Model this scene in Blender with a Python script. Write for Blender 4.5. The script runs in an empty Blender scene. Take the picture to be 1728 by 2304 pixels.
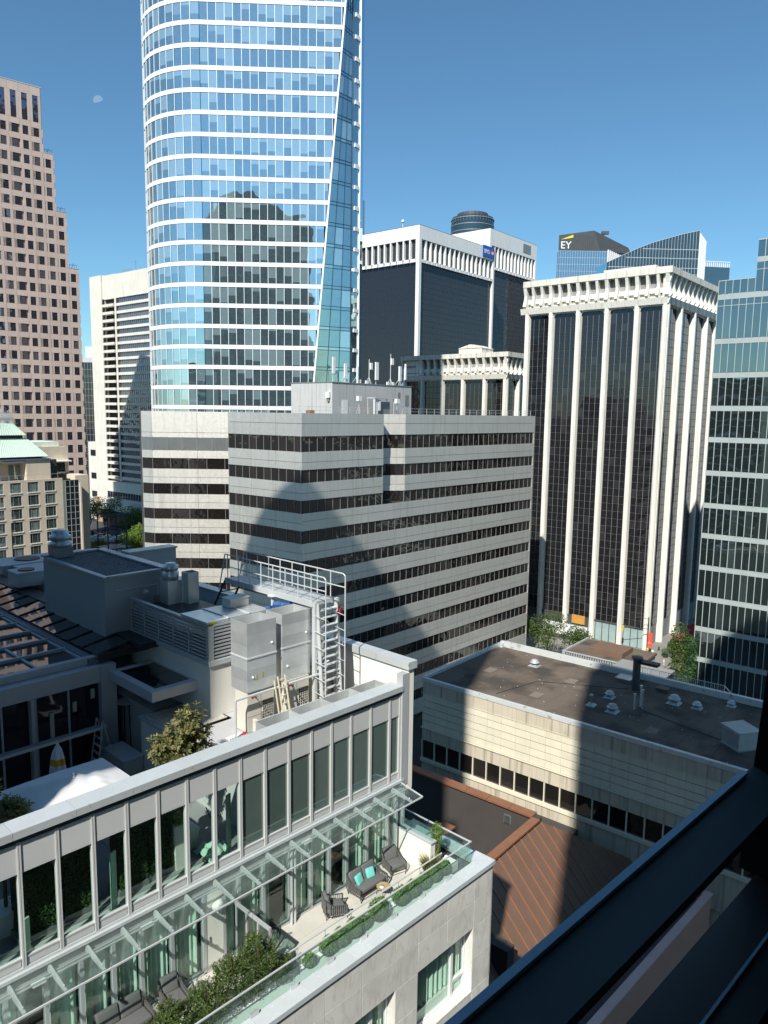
import bpy, bmesh, math, random
from mathutils import Matrix, Vector
R = math.radians
random.seed(7)
S = bpy.context.scene
C = S.collection

# ------------------------------------------------------------ camera, sky, sun, exposure
cam = bpy.data.cameras.new('camera')
co = bpy.data.objects.new('camera', cam); C.objects.link(co)
cam.sensor_fit = 'VERTICAL'; cam.sensor_height = 36.0; cam.lens = 36.0 * 1680.0 / 2304.0
cam.clip_start = 0.02; cam.clip_end = 20000
rx = Vector((0.63499, -0.77241, 0.01330)); fw = Vector((0.76665, 0.62854, -0.13087)).normalized()
rx = (rx - fw * rx.dot(fw)).normalized(); up = rx.cross(fw)
co.matrix_world = Matrix(((rx.x, up.x, -fw.x, 0), (rx.y, up.y, -fw.y, 0), (rx.z, up.z, -fw.z, 48.0), (0, 0, 0, 1)))
S.camera = co

SUN_AZ, SUN_EL = 200.5, 44.0                       # the sun stands towards this world azimuth
w = bpy.data.worlds.new('World'); S.world = w; w.use_nodes = True
nt = w.node_tree; bg = nt.nodes['Background']
sky = nt.nodes.new('ShaderNodeTexSky'); sky.sky_type = 'NISHITA'; sky.sun_disc = False
sky.sun_elevation = R(SUN_EL); sky.sun_rotation = R(90 - SUN_AZ)
sky.altitude = 50; sky.air_density = 1.0; sky.dust_density = 0.3; sky.ozone_density = 8.0
wb = nt.nodes.new('ShaderNodeMix'); wb.data_type = 'RGBA'; wb.blend_type = 'MULTIPLY'; wb.inputs[0].default_value = 1.0; wb.inputs[7].default_value = (0.88, 1.05, 0.93, 1)   # the phone's white balance
nt.links.new(sky.outputs[0], wb.inputs[6]); nt.links.new(wb.outputs[2], bg.inputs[0]); bg.inputs[1].default_value = 0.10
sl = bpy.data.lights.new('sun', 'SUN'); sl.energy = 4.4; sl.angle = R(0.6); sl.color = (1.0, 0.96, 0.88)
so = bpy.data.objects.new('sun', sl); C.objects.link(so)
d = Vector((math.cos(R(SUN_AZ)) * math.cos(R(SUN_EL)), math.sin(R(SUN_AZ)) * math.cos(R(SUN_EL)), math.sin(R(SUN_EL))))
so.rotation_euler = d.to_track_quat('Z', 'Y').to_euler(); so.location = d * 400
S.view_settings.view_transform = 'Standard'; S.view_settings.look = 'None'
S.view_settings.exposure = 0.5; S.view_settings.gamma = 1.0; S.view_settings.use_curve_mapping = False
S.render.engine = 'CYCLES'
S.cycles.max_bounces = 6; S.cycles.diffuse_bounces = 3; S.cycles.glossy_bounces = 4
S.cycles.transmission_bounces = 4; S.cycles.transparent_max_bounces = 12
S.cycles.caustics_reflective = False; S.cycles.caustics_refractive = False
S.cycles.sample_clamp_indirect = 4.0

# ------------------------------------------------------------ materials
MATS = {}
def _new(name):
    m = bpy.data.materials.new(name); m.use_nodes = True; m.node_tree.nodes.clear()
    return m, m.node_tree.nodes, m.node_tree.links
def _n(ns, t, **k):
    n = ns.new('ShaderNode' + t)
    for a, b in k.items(): setattr(n, a, b)
    return n
def _noise(ns, ls, vec, scale, detail=3.0):
    n = _n(ns, 'TexNoise'); n.inputs['Scale'].default_value = scale; n.inputs['Detail'].default_value = detail
    ls.new(vec, n.inputs['Vector']); return n.outputs['Fac']
def _ramp(ns, ls, fac, a, b, c0=(0, 0, 0, 1), c1=(1, 1, 1, 1)):
    n = _n(ns, 'ValToRGB'); e = n.color_ramp.elements
    e[0].position, e[1].position = a, b; e[0].color, e[1].color = c0, c1
    ls.new(fac, n.inputs[0]); return n.outputs[0]
def _mix(ns, ls, fac, a, b, mode='MIX'):
    n = _n(ns, 'Mix', data_type='RGBA', blend_type=mode)
    if isinstance(fac, float): n.inputs[0].default_value = fac
    else: ls.new(fac, n.inputs[0])
    for s, v in ((6, a), (7, b)):
        if isinstance(v, tuple): n.inputs[s].default_value = v if len(v) == 4 else (*v, 1)
        else: ls.new(v, n.inputs[s])
    return n.outputs[2]
def _math(ns, ls, op, a, b=None, clamp=False):
    n = _n(ns, 'Math', operation=op, use_clamp=clamp)
    for s, v in ((0, a), (1, b)):
        if v is None: continue
        if isinstance(v, (int, float)): n.inputs[s].default_value = v
        else: ls.new(v, n.inputs[s])
    return n.outputs[0]
def _rid(ns, ls):
    """a random number per object and per loose piece"""
    oi = _n(ns, 'ObjectInfo'); ge = _n(ns, 'NewGeometry')
    s = _math(ns, ls, 'ADD', _math(ns, ls, 'MULTIPLY', oi.outputs['Random'], 91.7), _math(ns, ls, 'MULTIPLY', ge.outputs['Random Per Island'], 57.3))
    wn = _n(ns, 'TexWhiteNoise', noise_dimensions='1D'); ls.new(s, wn.inputs['W'])
    return wn

def mat(name, c, r=0.65, m=0.0, var=0.12, scale=0.6, streak=0.0, bump=0.0, bscale=30.0, rnd=0.0, spec=0.4, c2=None, c2s=1.0, c2t=(0.5, 0.62), back=None):
    """opaque stuff: mottling, optional rain streaks, a second colour in patches, a shift per piece"""
    if name in MATS: return MATS[name]
    M, ns, ls = _new(name)
    out = _n(ns, 'OutputMaterial'); p = _n(ns, 'BsdfPrincipled')
    ge = _n(ns, 'NewGeometry'); pos = ge.outputs['Position']
    n1 = _noise(ns, ls, pos, scale, 5.0)
    lo = tuple(x * (1 - var) for x in c); hi = tuple(min(1, x * (1 + var)) for x in c)
    col = _mix(ns, ls, _ramp(ns, ls, n1, 0.3, 0.7), lo, hi)
    n2 = _noise(ns, ls, pos, scale * 9, 4.0)
    col = _mix(ns, ls, 0.5, col, _mix(ns, ls, n2, tuple(x * (1 - var * .8) for x in c), tuple(min(1, x * (1 + var * .8)) for x in c)))
    if c2 is not None:
        col = _mix(ns, ls, _ramp(ns, ls, _noise(ns, ls, pos, c2s, 6.0), c2t[0], c2t[1]), col, c2)
    if streak:
        mp = _n(ns, 'Mapping'); mp.inputs['Scale'].default_value = (2.2, 2.2, 0.10); ls.new(pos, mp.inputs['Vector'])
        st = _ramp(ns, ls, _noise(ns, ls, mp.outputs[0], 1.0, 5.0), 0.52, 0.75)
        col = _mix(ns, ls, _math(ns, ls, 'MULTIPLY', st, streak), col, tuple(x * 0.35 for x in c))
    if rnd:
        wn = _rid(ns, ls)
        f = _math(ns, ls, 'ADD', _math(ns, ls, 'MULTIPLY', wn.outputs['Value'], rnd), 1 - rnd / 2)
        cm = _n(ns, 'CombineColor')
        for i in range(3): ls.new(f, cm.inputs[i])
        col = _mix(ns, ls, 1.0, col, cm.outputs[0], 'MULTIPLY')
    ls.new(col, p.inputs['Base Color'])
    ls.new(_math(ns, ls, 'ADD', _math(ns, ls, 'MULTIPLY', n2, 0.25), r - 0.12), p.inputs['Roughness'])
    p.inputs['Metallic'].default_value = m; p.inputs['Specular IOR Level'].default_value = spec
    if bump:
        b = _n(ns, 'Bump'); b.inputs['Strength'].default_value = bump; b.inputs['Distance'].default_value = 0.02
        ls.new(_noise(ns, ls, pos, bscale, 4.0), b.inputs['Height']); ls.new(b.outputs[0], p.inputs['Normal'])
    ls.new(p.outputs[0], out.inputs[0]); MATS[name] = M; return M

def glass(name, dark, light, pl=0.25, tint=(0.8, 0.9, 1.0), refl=0.35, rough=0.02, wav=0.03, wsc=0.5, tilt=0.006, zmod=None):
    """glazing that mirrors the city: an interior colour per pane (dark room or lowered blind) under a reflection"""
    if name in MATS: return MATS[name]
    M, ns, ls = _new(name)
    out = _n(ns, 'OutputMaterial'); wn = _rid(ns, ls); ge = _n(ns, 'NewGeometry')
    pick = _ramp(ns, ls, wn.outputs['Value'], 1 - pl - 0.02, 1 - pl + 0.02)
    if zmod:                                       # a blind hangs down to a height of its own in every pane
        sx = _n(ns, 'SeparateXYZ'); ls.new(ge.outputs['Position'], sx.inputs[0]); sc = _n(ns, 'SeparateColor'); ls.new(wn.outputs['Color'], sc.inputs[0])
        hgt = _math(ns, ls, 'FRACT', _math(ns, ls, 'DIVIDE', _math(ns, ls, 'SUBTRACT', sx.outputs['Z'], zmod[0] - 400 * zmod[1]), zmod[1]))
        low = _math(ns, ls, 'GREATER_THAN', hgt, _math(ns, ls, 'SUBTRACT', _math(ns, ls, 'MULTIPLY', sc.outputs[1], 1.0), .25))
        pick = _math(ns, ls, 'MULTIPLY', pick, low)
    col = _mix(ns, ls, pick, dark, light)
    tex = _noise(ns, ls, ge.outputs['Position'], 1.3, 3.0)
    col = _mix(ns, ls, 0.18, col, _mix(ns, ls, tex, tuple(x * 0.4 for x in dark), tuple(min(1, x * 1.5) for x in light)))
    df = _n(ns, 'BsdfDiffuse'); ls.new(col, df.inputs[0])
    gl = _n(ns, 'BsdfGlossy'); gl.inputs['Color'].default_value = (*tint, 1); gl.inputs['Roughness'].default_value = rough
    b = _n(ns, 'Bump'); b.inputs['Strength'].default_value = 1.0; b.inputs['Distance'].default_value = wav
    ls.new(_noise(ns, ls, ge.outputs['Position'], wsc, 1.0), b.inputs['Height'])
    vm = _n(ns, 'VectorMath', operation='SUBTRACT'); ls.new(wn.outputs['Color'], vm.inputs[0]); vm.inputs[1].default_value = (.5, .5, .5)
    vs = _n(ns, 'VectorMath', operation='SCALE'); ls.new(vm.outputs[0], vs.inputs[0]); vs.inputs['Scale'].default_value = tilt
    va = _n(ns, 'VectorMath', operation='ADD'); ls.new(b.outputs[0], va.inputs[0]); ls.new(vs.outputs[0], va.inputs[1])
    vn = _n(ns, 'VectorMath', operation='NORMALIZE'); ls.new(va.outputs[0], vn.inputs[0])
    ls.new(vn.outputs[0], gl.inputs['Normal'])
    fr = _n(ns, 'Fresnel'); fr.inputs[0].default_value = 1.5
    fac = _math(ns, ls, 'ADD', _math(ns, ls, 'MULTIPLY', fr.outputs[0], 1 - refl), refl, True)
    mx = _n(ns, 'MixShader'); ls.new(fac, mx.inputs[0]); ls.new(df.outputs[0], mx.inputs[1]); ls.new(gl.outputs[0], mx.inputs[2])
    ls.new(mx.outputs[0], out.inputs[0]); MATS[name] = M; return M

def clear(name, tint=(0.80, 0.92, 0.88), refl=0.06, rough=0.01, film=0.0):
    """see-through sheet glass"""
    if name in MATS: return MATS[name]
    M, ns, ls = _new(name)
    out = _n(ns, 'OutputMaterial'); tr = _n(ns, 'BsdfTransparent'); tr.inputs[0].default_value = (*tint, 1)
    gl = _n(ns, 'BsdfGlossy'); gl.inputs['Roughness'].default_value = rough; gl.inputs['Color'].default_value = (0.9, 1, 0.97, 1)
    fr = _n(ns, 'Fresnel'); fr.inputs[0].default_value = 1.45
    ge = _n(ns, 'NewGeometry')
    fac = _math(ns, ls, 'MULTIPLY', _math(ns, ls, 'ADD', fr.outputs[0], refl, True), _math(ns, ls, 'SUBTRACT', 1.0, ge.outputs['Backfacing']))
    mx = _n(ns, 'MixShader'); ls.new(fac, mx.inputs[0]); ls.new(tr.outputs[0], mx.inputs[1]); ls.new(gl.outputs[0], mx.inputs[2])
    fin = mx.outputs[0]
    if film:                                       # a patchy pale film stands in for a whitening reflection
        df = _n(ns, 'BsdfDiffuse'); df.inputs[0].default_value = (.62, .72, .69, 1); m2 = _n(ns, 'MixShader')
        ls.new(_math(ns, ls, 'MULTIPLY', _noise(ns, ls, ge.outputs['Position'], 1.7, 4.0), film * 2), m2.inputs[0]); ls.new(fin, m2.inputs[1]); ls.new(df.outputs[0], m2.inputs[2]); fin = m2.outputs[0]
    ls.new(fin, out.inputs[0]); MATS[name] = M; return M

def leafmat(name, c, c2, trans=0.35):
    if name in MATS: return MATS[name]
    M, ns, ls = _new(name)
    out = _n(ns, 'OutputMaterial'); wn = _rid(ns, ls)
    col = _mix(ns, ls, wn.outputs['Value'], c, c2)
    df = _n(ns, 'BsdfPrincipled'); ls.new(col, df.inputs['Base Color']); df.inputs['Roughness'].default_value = 0.5
    df.inputs['Specular IOR Level'].default_value = 0.35
    tl = _n(ns, 'BsdfTranslucent'); ls.new(_mix(ns, ls, 0.4, col, (0.25, 0.35, 0.04)), tl.inputs[0])
    mx = _n(ns, 'MixShader'); mx.inputs[0].default_value = trans; ls.new(df.outputs[0], mx.inputs[1]); ls.new(tl.outputs[0], mx.inputs[2])
    ls.new(mx.outputs[0], out.inputs[0]); MATS[name] = M; return M

def marble(name, c, vein, rnd=0.08):
    if name in MATS: return MATS[name]
    M, ns, ls = _new(name)
    out = _n(ns, 'OutputMaterial'); p = _n(ns, 'BsdfPrincipled'); ge = _n(ns, 'NewGeometry'); oi = _n(ns, 'ObjectInfo')
    of = _n(ns, 'VectorMath', operation='SCALE'); of.inputs[0].default_value = (13, 7, 5); ls.new(oi.outputs['Random'], of.inputs['Scale'])
    ad = _n(ns, 'VectorMath', operation='ADD'); ls.new(ge.outputs['Position'], ad.inputs[0]); ls.new(of.outputs[0], ad.inputs[1])
    mp = _n(ns, 'Mapping'); mp.inputs['Rotation'].default_value = (0.3, 0.5, 0.4); mp.inputs['Scale'].default_value = (1.0, 1.0, 0.35); ls.new(ad.outputs[0], mp.inputs[0])
    n = _noise(ns, ls, mp.outputs[0], 1.4, 8.0)
    v = _math(ns, ls, 'ABSOLUTE', _math(ns, ls, 'SUBTRACT', n, 0.5))
    vein_f = _ramp(ns, ls, v, 0.0, 0.03, (1, 1, 1, 1), (0, 0, 0, 1))
    col = _mix(ns, ls, _ramp(ns, ls, _noise(ns, ls, ad.outputs[0], 0.8, 5.0), 0.3, 0.7), tuple(x * .88 for x in c), tuple(x * 1.06 for x in c))
    col = _mix(ns, ls, _math(ns, ls, 'MULTIPLY', vein_f, 0.30), col, vein)
    wn = _rid(ns, ls); f = _math(ns, ls, 'ADD', _math(ns, ls, 'MULTIPLY', wn.outputs['Value'], rnd), 1 - rnd / 2)
    cm = _n(ns, 'CombineColor')
    for i in range(3): ls.new(f, cm.inputs[i])
    col = _mix(ns, ls, 1.0, col, cm.outputs[0], 'MULTIPLY')
    ls.new(col, p.inputs['Base Color']); p.inputs['Roughness'].default_value = 0.42
    ls.new(p.outputs[0], out.inputs[0]); MATS[name] = M; return M

def moonmat():
    M, ns, ls = _new('moon'); out = _n(ns, 'OutputMaterial'); e = _n(ns, 'Emission')
    ge = _n(ns, 'NewGeometry'); n = _noise(ns, ls, ge.outputs['Position'], 0.02, 4.0)
    ls.new(_mix(ns, ls, n, (0.165, 0.290, 0.455), (0.215, 0.330, 0.470)), e.inputs[0]); e.inputs[1].default_value = 1.0
    ls.new(e.outputs[0], out.inputs[0]); return M

# ------------------------------------------------------------ geometry helpers
class MB:
    def __init__(s): s.v = []; s.f = []
    def add(s, vs, fs):
        o = len(s.v); s.v += [tuple(p) for p in vs]; s.f += [tuple(i + o for i in f) for f in fs]; return s
    def hexa(s, p): return s.add(p, ((0, 3, 2, 1), (4, 5, 6, 7), (0, 1, 5, 4), (1, 2, 6, 5), (2, 3, 7, 6), (3, 0, 4, 7)))
    def box(s, x0, x1, y0, y1, z0, z1):
        return s.hexa(((x0, y0, z0), (x1, y0, z0), (x1, y1, z0), (x0, y1, z0), (x0, y0, z1), (x1, y0, z1), (x1, y1, z1), (x0, y1, z1)))
    def bx(s, b):
        cx, cy, cz, dx, dy, dz, rz = b; c, n = math.cos(rz), math.sin(rz); P = []
        for k in (-.5, .5):
            for i, j in ((-.5, -.5), (.5, -.5), (.5, .5), (-.5, .5)):
                x, y = i * dx, j * dy; P.append((cx + x * c - y * n, cy + x * n + y * c, cz + k * dz))
        return s.hexa(P)
    def quad(s, a, b, c, d): return s.add((a, b, c, d), ((0, 1, 2, 3),))
    def prism(s, pts, z0, z1):
        n = len(pts); vs = [(x, y, z0) for x, y in pts] + [(x, y, z1) for x, y in pts]
        return s.add(vs, [tuple(range(n - 1, -1, -1)), tuple(range(n, 2 * n))] + [(i, (i + 1) % n, n + (i + 1) % n, n + i) for i in range(n)])
    def extr(s, pts, vec):
        """a flat polygon of 3-D points swept along vec"""
        n = len(pts); q = [tuple(Vector(p) + Vector(vec)) for p in pts]
        return s.add(list(pts) + q, [tuple(range(n - 1, -1, -1)), tuple(range(n, 2 * n))] + [(i, (i + 1) % n, n + (i + 1) % n, n + i) for i in range(n)])
    def bar(s, a, b, r, n=4, r2=None):
        a, b = Vector(a), Vector(b); t = (b - a).normalized(); r2 = r if r2 is None else r2
        u = t.cross(Vector((0, 0, 1)) if abs(t.z) < .95 else Vector((1, 0, 0))).normalized(); v = t.cross(u); vs = []
        for p, q in ((a, r), (b, r2)):
            for i in range(n):
                g = 2 * math.pi * (i + .5) / n; vs.append(p + u * math.cos(g) * q + v * math.sin(g) * q)
        return s.add(vs, [tuple(range(n)), tuple(range(2 * n - 1, n - 1, -1))] + [(i, n + i, n + (i + 1) % n, (i + 1) % n) for i in range(n)])
    def path(s, pts, r, n=5):
        for a, b in zip(pts, pts[1:]): s.bar(a, b, r, n)
        return s
    def lathe(s, cx, cy, prof, n=14):
        vs = []
        for r, z in prof:
            for i in range(n):
                g = 2 * math.pi * i / n; vs.append((cx + r * math.cos(g), cy + r * math.sin(g), z))
        k = len(prof)
        fs = [(j * n + i, j * n + (i + 1) % n, (j + 1) * n + (i + 1) % n, (j + 1) * n + i) for j in range(k - 1) for i in range(n)]
        return s.add(vs, fs + [tuple(range(n - 1, -1, -1)), tuple(range((k - 1) * n, k * n))])
    def mesh(s, name, m, smooth=False):
        me = bpy.data.meshes.new(name); me.from_pydata(s.v, [], s.f)
        me.materials.append(m)
        if smooth: me.polygons.foreach_set('use_smooth', [True] * len(me.polygons))
        me.update(); return me
    def build(s, name, m, parent=None, smooth=False, kind=None):
        return link(name, s.mesh(name, m, smooth), parent, kind)

def link(name, me, parent=None, kind=None):
    o = bpy.data.objects.new(name, me); C.objects.link(o); o.parent = parent
    if kind: o['kind'] = kind
    return o
def thing(name, label, cat, loc=(0, 0, 0), rz=0.0, group=None):
    o = bpy.data.objects.new(name, None); C.objects.link(o); o.location = loc; o.rotation_euler = (0, 0, rz)
    o['label'] = label; o['category'] = cat; o.empty_display_size = 0.3
    if group: o['group'] = group
    return o
def tag(o, label, cat, group=None):
    o['label'] = label; o['category'] = cat
    if group: o['group'] = group
    return o
def struct(o): o['kind'] = 'structure'; return o
def copy_tree(o, parent=None, label=None):
    c = o.copy(); C.objects.link(c); c.parent = parent
    for ch in o.children: copy_tree(ch, c)
    if label: c['label'] = label
    return c
def B(x0, x1, y0, y1, z0, z1): return ((x0 + x1) / 2, (y0 + y1) / 2, (z0 + z1) / 2, x1 - x0, y1 - y0, z1 - z0, 0.0)
class Edge:
    """a facade line walked with the outside on the right hand; d is metres outward"""
    def __init__(s, p0, p1):
        s.p = Vector(p0); q = Vector(p1); s.L = (q - s.p).length; s.t = (q - s.p) / s.L; s.n = Vector((s.t.y, -s.t.x)); s.a = math.atan2(s.t.y, s.t.x)
    def b(s, s0, s1, d0, d1, z0, z1):
        c = s.p + s.t * (s0 + s1) / 2 + s.n * (d0 + d1) / 2
        return (c.x, c.y, (z0 + z1) / 2, s1 - s0, d1 - d0, z1 - z0, s.a)
    def pt(s, a, d, z): c = s.p + s.t * a + s.n * d; return (c.x, c.y, z)
def rng(a, b, step):
    n = max(1, round((b - a) / step)); return [a + (b - a) * i / n for i in range(n + 1)]
UC = {}
def ucube(name, m):
    k = (name, m.name)
    if k not in UC: UC[k] = MB().box(-.5, .5, -.5, .5, -.5, .5).mesh(name, m)
    return UC[k]
def solid(name, parent, m, bl, kind=None):
    q = MB()
    for b in bl: q.bx(b)
    return q.build(name, m, parent, kind=kind)
def pieces(name, parent, m, bl, limit=300, rest=None):
    """every box an object of its own sharing one mesh; past the limit the smallest in view are joined"""
    if len(bl) > limit:
        rot = Matrix.Rotation(parent.rotation_euler[2], 4, 'Z') if parent else Matrix()
        loc = Vector(parent.location) if parent else Vector()
        def key(b):
            p = loc + rot @ Vector(b[:3]); e = p - Vector((0, 0, 48)); dd = e.length
            c = e.normalized().dot(fw)
            return -(b[3] * b[5] / (dd * dd)) if c > 0.75 and e.dot(rx) > -0.56 * e.dot(fw) else 1
        bl = sorted(bl, key=key)
        solid(rest or ('far_' + name + 's'), parent, m, bl[limit:], 'stuff'); bl = bl[:limit]
    me = ucube(name, m)
    for b in bl:
        o = bpy.data.objects.new(name, me); C.objects.link(o); o.parent = parent
        o.location = b[:3]; o.scale = b[3:6]; o.rotation_euler = (0, 0, b[6])
def rbox(name, m, parent, dims, r=0.03, seg=2, loc=(0, 0, 0), rot=(0, 0, 0), puff=0.0):
    bm = bmesh.new(); bmesh.ops.create_cube(bm, size=1.0)
    for v in bm.verts: v.co = Vector((v.co.x * dims[0], v.co.y * dims[1], v.co.z * dims[2]))
    if puff:
        bmesh.ops.subdivide_edges(bm, edges=bm.edges[:], cuts=3, use_grid_fill=True)
        for v in bm.verts:
            f = (1 - (2 * v.co.x / dims[0]) ** 2) * (1 - (2 * v.co.y / dims[1]) ** 2)
            v.co.z *= 1 + puff * max(0, f)
    else:
        bmesh.ops.bevel(bm, geom=bm.edges[:], offset=r, segments=seg, affect='EDGES', profile=0.5)
    me = bpy.data.meshes.new(name); bm.to_mesh(me); bm.free(); me.materials.append(m)
    me.polygons.foreach_set('use_smooth', [True] * len(me.polygons))
    o = link(name, me, parent); o.location = loc; o.rotation_euler = rot; return o
def text(name, s, size, m, parent, loc, rot, ext=0.03, sx=1.0, align='LEFT'):
    cu = bpy.data.curves.new(name, 'FONT'); cu.body = s; cu.size = size; cu.extrude = ext; cu.align_x = align
    o = bpy.data.objects.new(name, cu); C.objects.link(o)
    dg = bpy.context.evaluated_depsgraph_get(); me = bpy.data.meshes.new_from_object(o.evaluated_get(dg))
    bpy.data.objects.remove(o); me.materials.clear(); me.materials.append(m); me.name = name
    t = link(name, me, parent); t.location = loc; t.rotation_euler = rot; t.scale = (sx, 1, 1); return t
def leaves(pts, size, rnd, asp=0.5, out=None):
    """a leaf-shaped blade at every point; out = a centre the blades turn away from"""
    q = MB()
    for p in pts:
        a = Vector((rnd.gauss(0, 1), rnd.gauss(0, 1), rnd.gauss(0, .7))).normalized()
        if out is not None:
            o_ = (Vector(p) - Vector(out)).normalized() + Vector((rnd.gauss(0, .35), rnd.gauss(0, .35), rnd.gauss(0, .35))); a = a.cross(o_).normalized(); b = a.cross(o_).normalized(); k = size * rnd.uniform(.6, 1.25); p = Vector(p); q.add((p - a * k * .5, p + b * k * asp * .5, p + a * k * .5, p - b * k * asp * .5), ((0, 1, 2, 3),)); continue
        b = a.cross(Vector((rnd.gauss(0, 1), rnd.gauss(0, 1), rnd.gauss(0, 1)))).normalized()
        k = size * rnd.uniform(.6, 1.25); p = Vector(p); a *= k; b *= k * asp
        q.add((p - a * .5, p + b * .5, p + a * .5, p - b * .5), ((0, 1, 2, 3),))
    return q
def blob(rnd, lobes, n):
    """points in the outer part of a union of ellipsoids (cx,cy,cz,rx,ry,rz)"""
    vol = [l[3] * l[4] * l[5] for l in lobes]; P = []
    for _ in range(n):
        l = rnd.choices(lobes, vol)[0]; u = Vector((rnd.gauss(0, 1), rnd.gauss(0, 1), rnd.gauss(0, 1))).normalized() * (rnd.uniform(.25, 1) ** .5)
        P.append((l[0] + u.x * l[3], l[1] + u.y * l[4], l[2] + u.z * l[5]))
    return P
def tree(name, label, loc, lobes, n, size, m, bark, trunk_h, r0, seed, group=None, cat='tree'):
    rnd = random.Random(seed); t = thing(name, label, cat, loc, 0, group)
    q = MB(); q.bar((0, 0, 0), (0, 0, trunk_h), r0, 7, r0 * .6)
    for l in lobes: q.bar((0, 0, trunk_h * .85), (l[0] * .8, l[1] * .8, l[2] - l[5] * .2), r0 * .5, 5, r0 * .15)
    q.build('trunk', bark, t); leaves(blob(rnd, lobes, n), size, rnd).build('crown', m, t); return t
# ------------------------------------------------------------ material library
white_c = mat('white_concrete', (.80, .785, .71), .75, var=.09, scale=.4, streak=.5)
dirty_c = mat('weathered_concrete', (.70, .68, .60), .8, var=.12, scale=.5, streak=.75)
pale_c = mat('pale_concrete', (.68, .655, .585), .8, var=.08, scale=.25, streak=.4)
bmo_white = mat('tower_white', (.80, .80, .78), .7, var=.05, streak=.3)
granite = mat('pink_granite', (.56, .445, .385), .6, var=.07, scale=.5, rnd=.10, streak=.15)
panel_g = mat('metal_panel', (.79, .76, .70), .56, m=.80, var=.05, scale=.3, rnd=.08, streak=.22)
joint = mat('dark_joint', (.06, .06, .06), .8)
beige = mat('beige_stone', (.70, .60, .47), .75, var=.08, scale=.6, rnd=.05, streak=.2)
copper_g = mat('green_copper', (.66, .77, .67), .6, var=.08, scale=.7, streak=.2)
mullion_w = mat('white_mullion', (.78, .80, .80), .5)
mullion_d = mat('dark_mullion', (.10, .105, .11), .45, m=.3)
mullion_g = mat('grey_mullion', (.30, .31, .31), .45, m=.4)
spandrel_w = mat('white_spandrel', (.82, .83, .82), .45, var=.03, rnd=.05)
alu = mat('aluminium', (.56, .58, .60), .42, m=.35, var=.05, scale=1.0)
alu_p = mat('light_metal_panel', (.56, .57, .565), .5, m=.0, var=.04, scale=1.0, rnd=.05)
coping = mat('metal_coping', (.60, .64, .65), .45, m=.3, var=.06, scale=2.0, rnd=.07, c2=(.42, .43, .42), c2s=7.0, c2t=(.66, .74))
stonecop = mat('stone_coping', (.55, .60, .62), .55, var=.08, scale=1.5, rnd=.08, c2=(.82, .84, .84), c2s=9.0, c2t=(.66, .72))
galv = mat('galvanised_steel', (.70, .73, .73), .34, m=.55, var=.16, scale=1.6, rnd=.28, bump=.5, bscale=2.2)
galv_l = mat('galvanised_rail', (.66, .69, .70), .5, m=.3, var=.06)
render_w = mat('white_render', (.84, .82, .76), .8, var=.04, scale=1.0, streak=.15)
render_g = mat('grey_cladding', (.54, .55, .56), .6, m=.15, var=.05, scale=.8, rnd=.05)
dark_m = mat('dark_metal', (.045, .05, .055), .5, m=.3)
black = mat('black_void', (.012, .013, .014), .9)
asphalt = mat('asphalt', (.055, .055, .056), .9, var=.15, scale=.3, bump=.2)
paving = mat('paving', (.24, .235, .21), .85, var=.1, scale=.5, rnd=.06)
roof_br = mat('brown_roof_membrane', (.145, .113, .086), .9, var=.34, scale=.16, c2=(.070, .056, .046), c2s=.30, c2t=(.46, .64), bump=.3, bscale=6, rnd=.10)
roof_gr = mat('grey_roof', (.26, .26, .25), .9, var=.15, scale=.3)
bcon = mat('cream_panel', (.70, .65, .51), .8, var=.06, scale=.8, rnd=.08, streak=.12)
bcon2 = mat('stained_concrete', (.56, .50, .39), .85, var=.10, scale=.6, streak=.9, rnd=.06)
brick_br = mat('dark_brown_cladding', (.062, .055, .050), .8, var=.12, scale=.7)
copper_b = mat('brown_copper', (.30, .135, .075), .5, m=.25, var=.15, scale=1.2, c2=(.6, .55, .5), c2s=5.0, c2t=(.70, .74))
seam_roof = mat('bronze_seam_roof', (.23, .135, .092), .5, m=.3, var=.10, scale=.8, rnd=.08)
steel_seam = mat('bronze_seam', (.42, .20, .10), .45, m=.4, var=.1)
marble_m = marble('wall_marble', (.74, .735, .69), (.42, .40, .36))
marble_l = marble('floor_stone', (.60, .585, .53), (.60, .56, .48), .05)
gravel_m = mat('grey_gravel', (.16, .16, .165), .95, var=.5, scale=9.0, bump=1.0, bscale=14)
g_tower = glass('sky_tower_glass', (.05, .085, .10), (.27, .385, .42), .58, (.70, .90, .98), .50, .015, .022, .35, .006, (117.5, 3.8))
g_facet = glass('sky_facet_glass', (.05, .09, .11), (.30, .45, .50), .25, (.62, .88, .96), .55, .015, .015, .35, .004)
g_black = glass('black_glass', (.010, .010, .012), (.028, .028, .03), .10, (.85, .9, 1), .02, .03, .02, .5, .004)
g_blue = glass('navy_glass', (.014, .016, .022), (.035, .037, .04), .18, (.72, .74, .78), .03, .03, .012, .5, .004)
g_bronze = glass('bronze_glass', (.013, .011, .010), (.026, .022, .02), .2, (.95, .92, .88), .085, .02, .03, .9, .006)
g_pink = glass('office_window_glass', (.025, .025, .032), (.12, .11, .12), .28, (.72, .70, .84), .30, .02, .16, .45, .006)
g_teal = glass('teal_curtain_glass', (.014, .020, .020), (.040, .056, .056), .12, (.64, .76, .79), .30, .02, .03, .25, .004)
g_green = glass('green_window_glass', (.03, .045, .042), (.22, .27, .24), .3, (.8, .95, .92), .16, .02, .01, .6, .004)
g_far = glass('far_blue_glass', (.05, .085, .12), (.14, .22, .28), .3, (.6, .82, .95), .38, .03, .01, .3, .003)
g_fard = glass('far_dark_glass', (.02, .032, .038), (.06, .085, .095), .25, (.5, .72, .78), .12, .03, .01, .3, .003)
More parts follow.
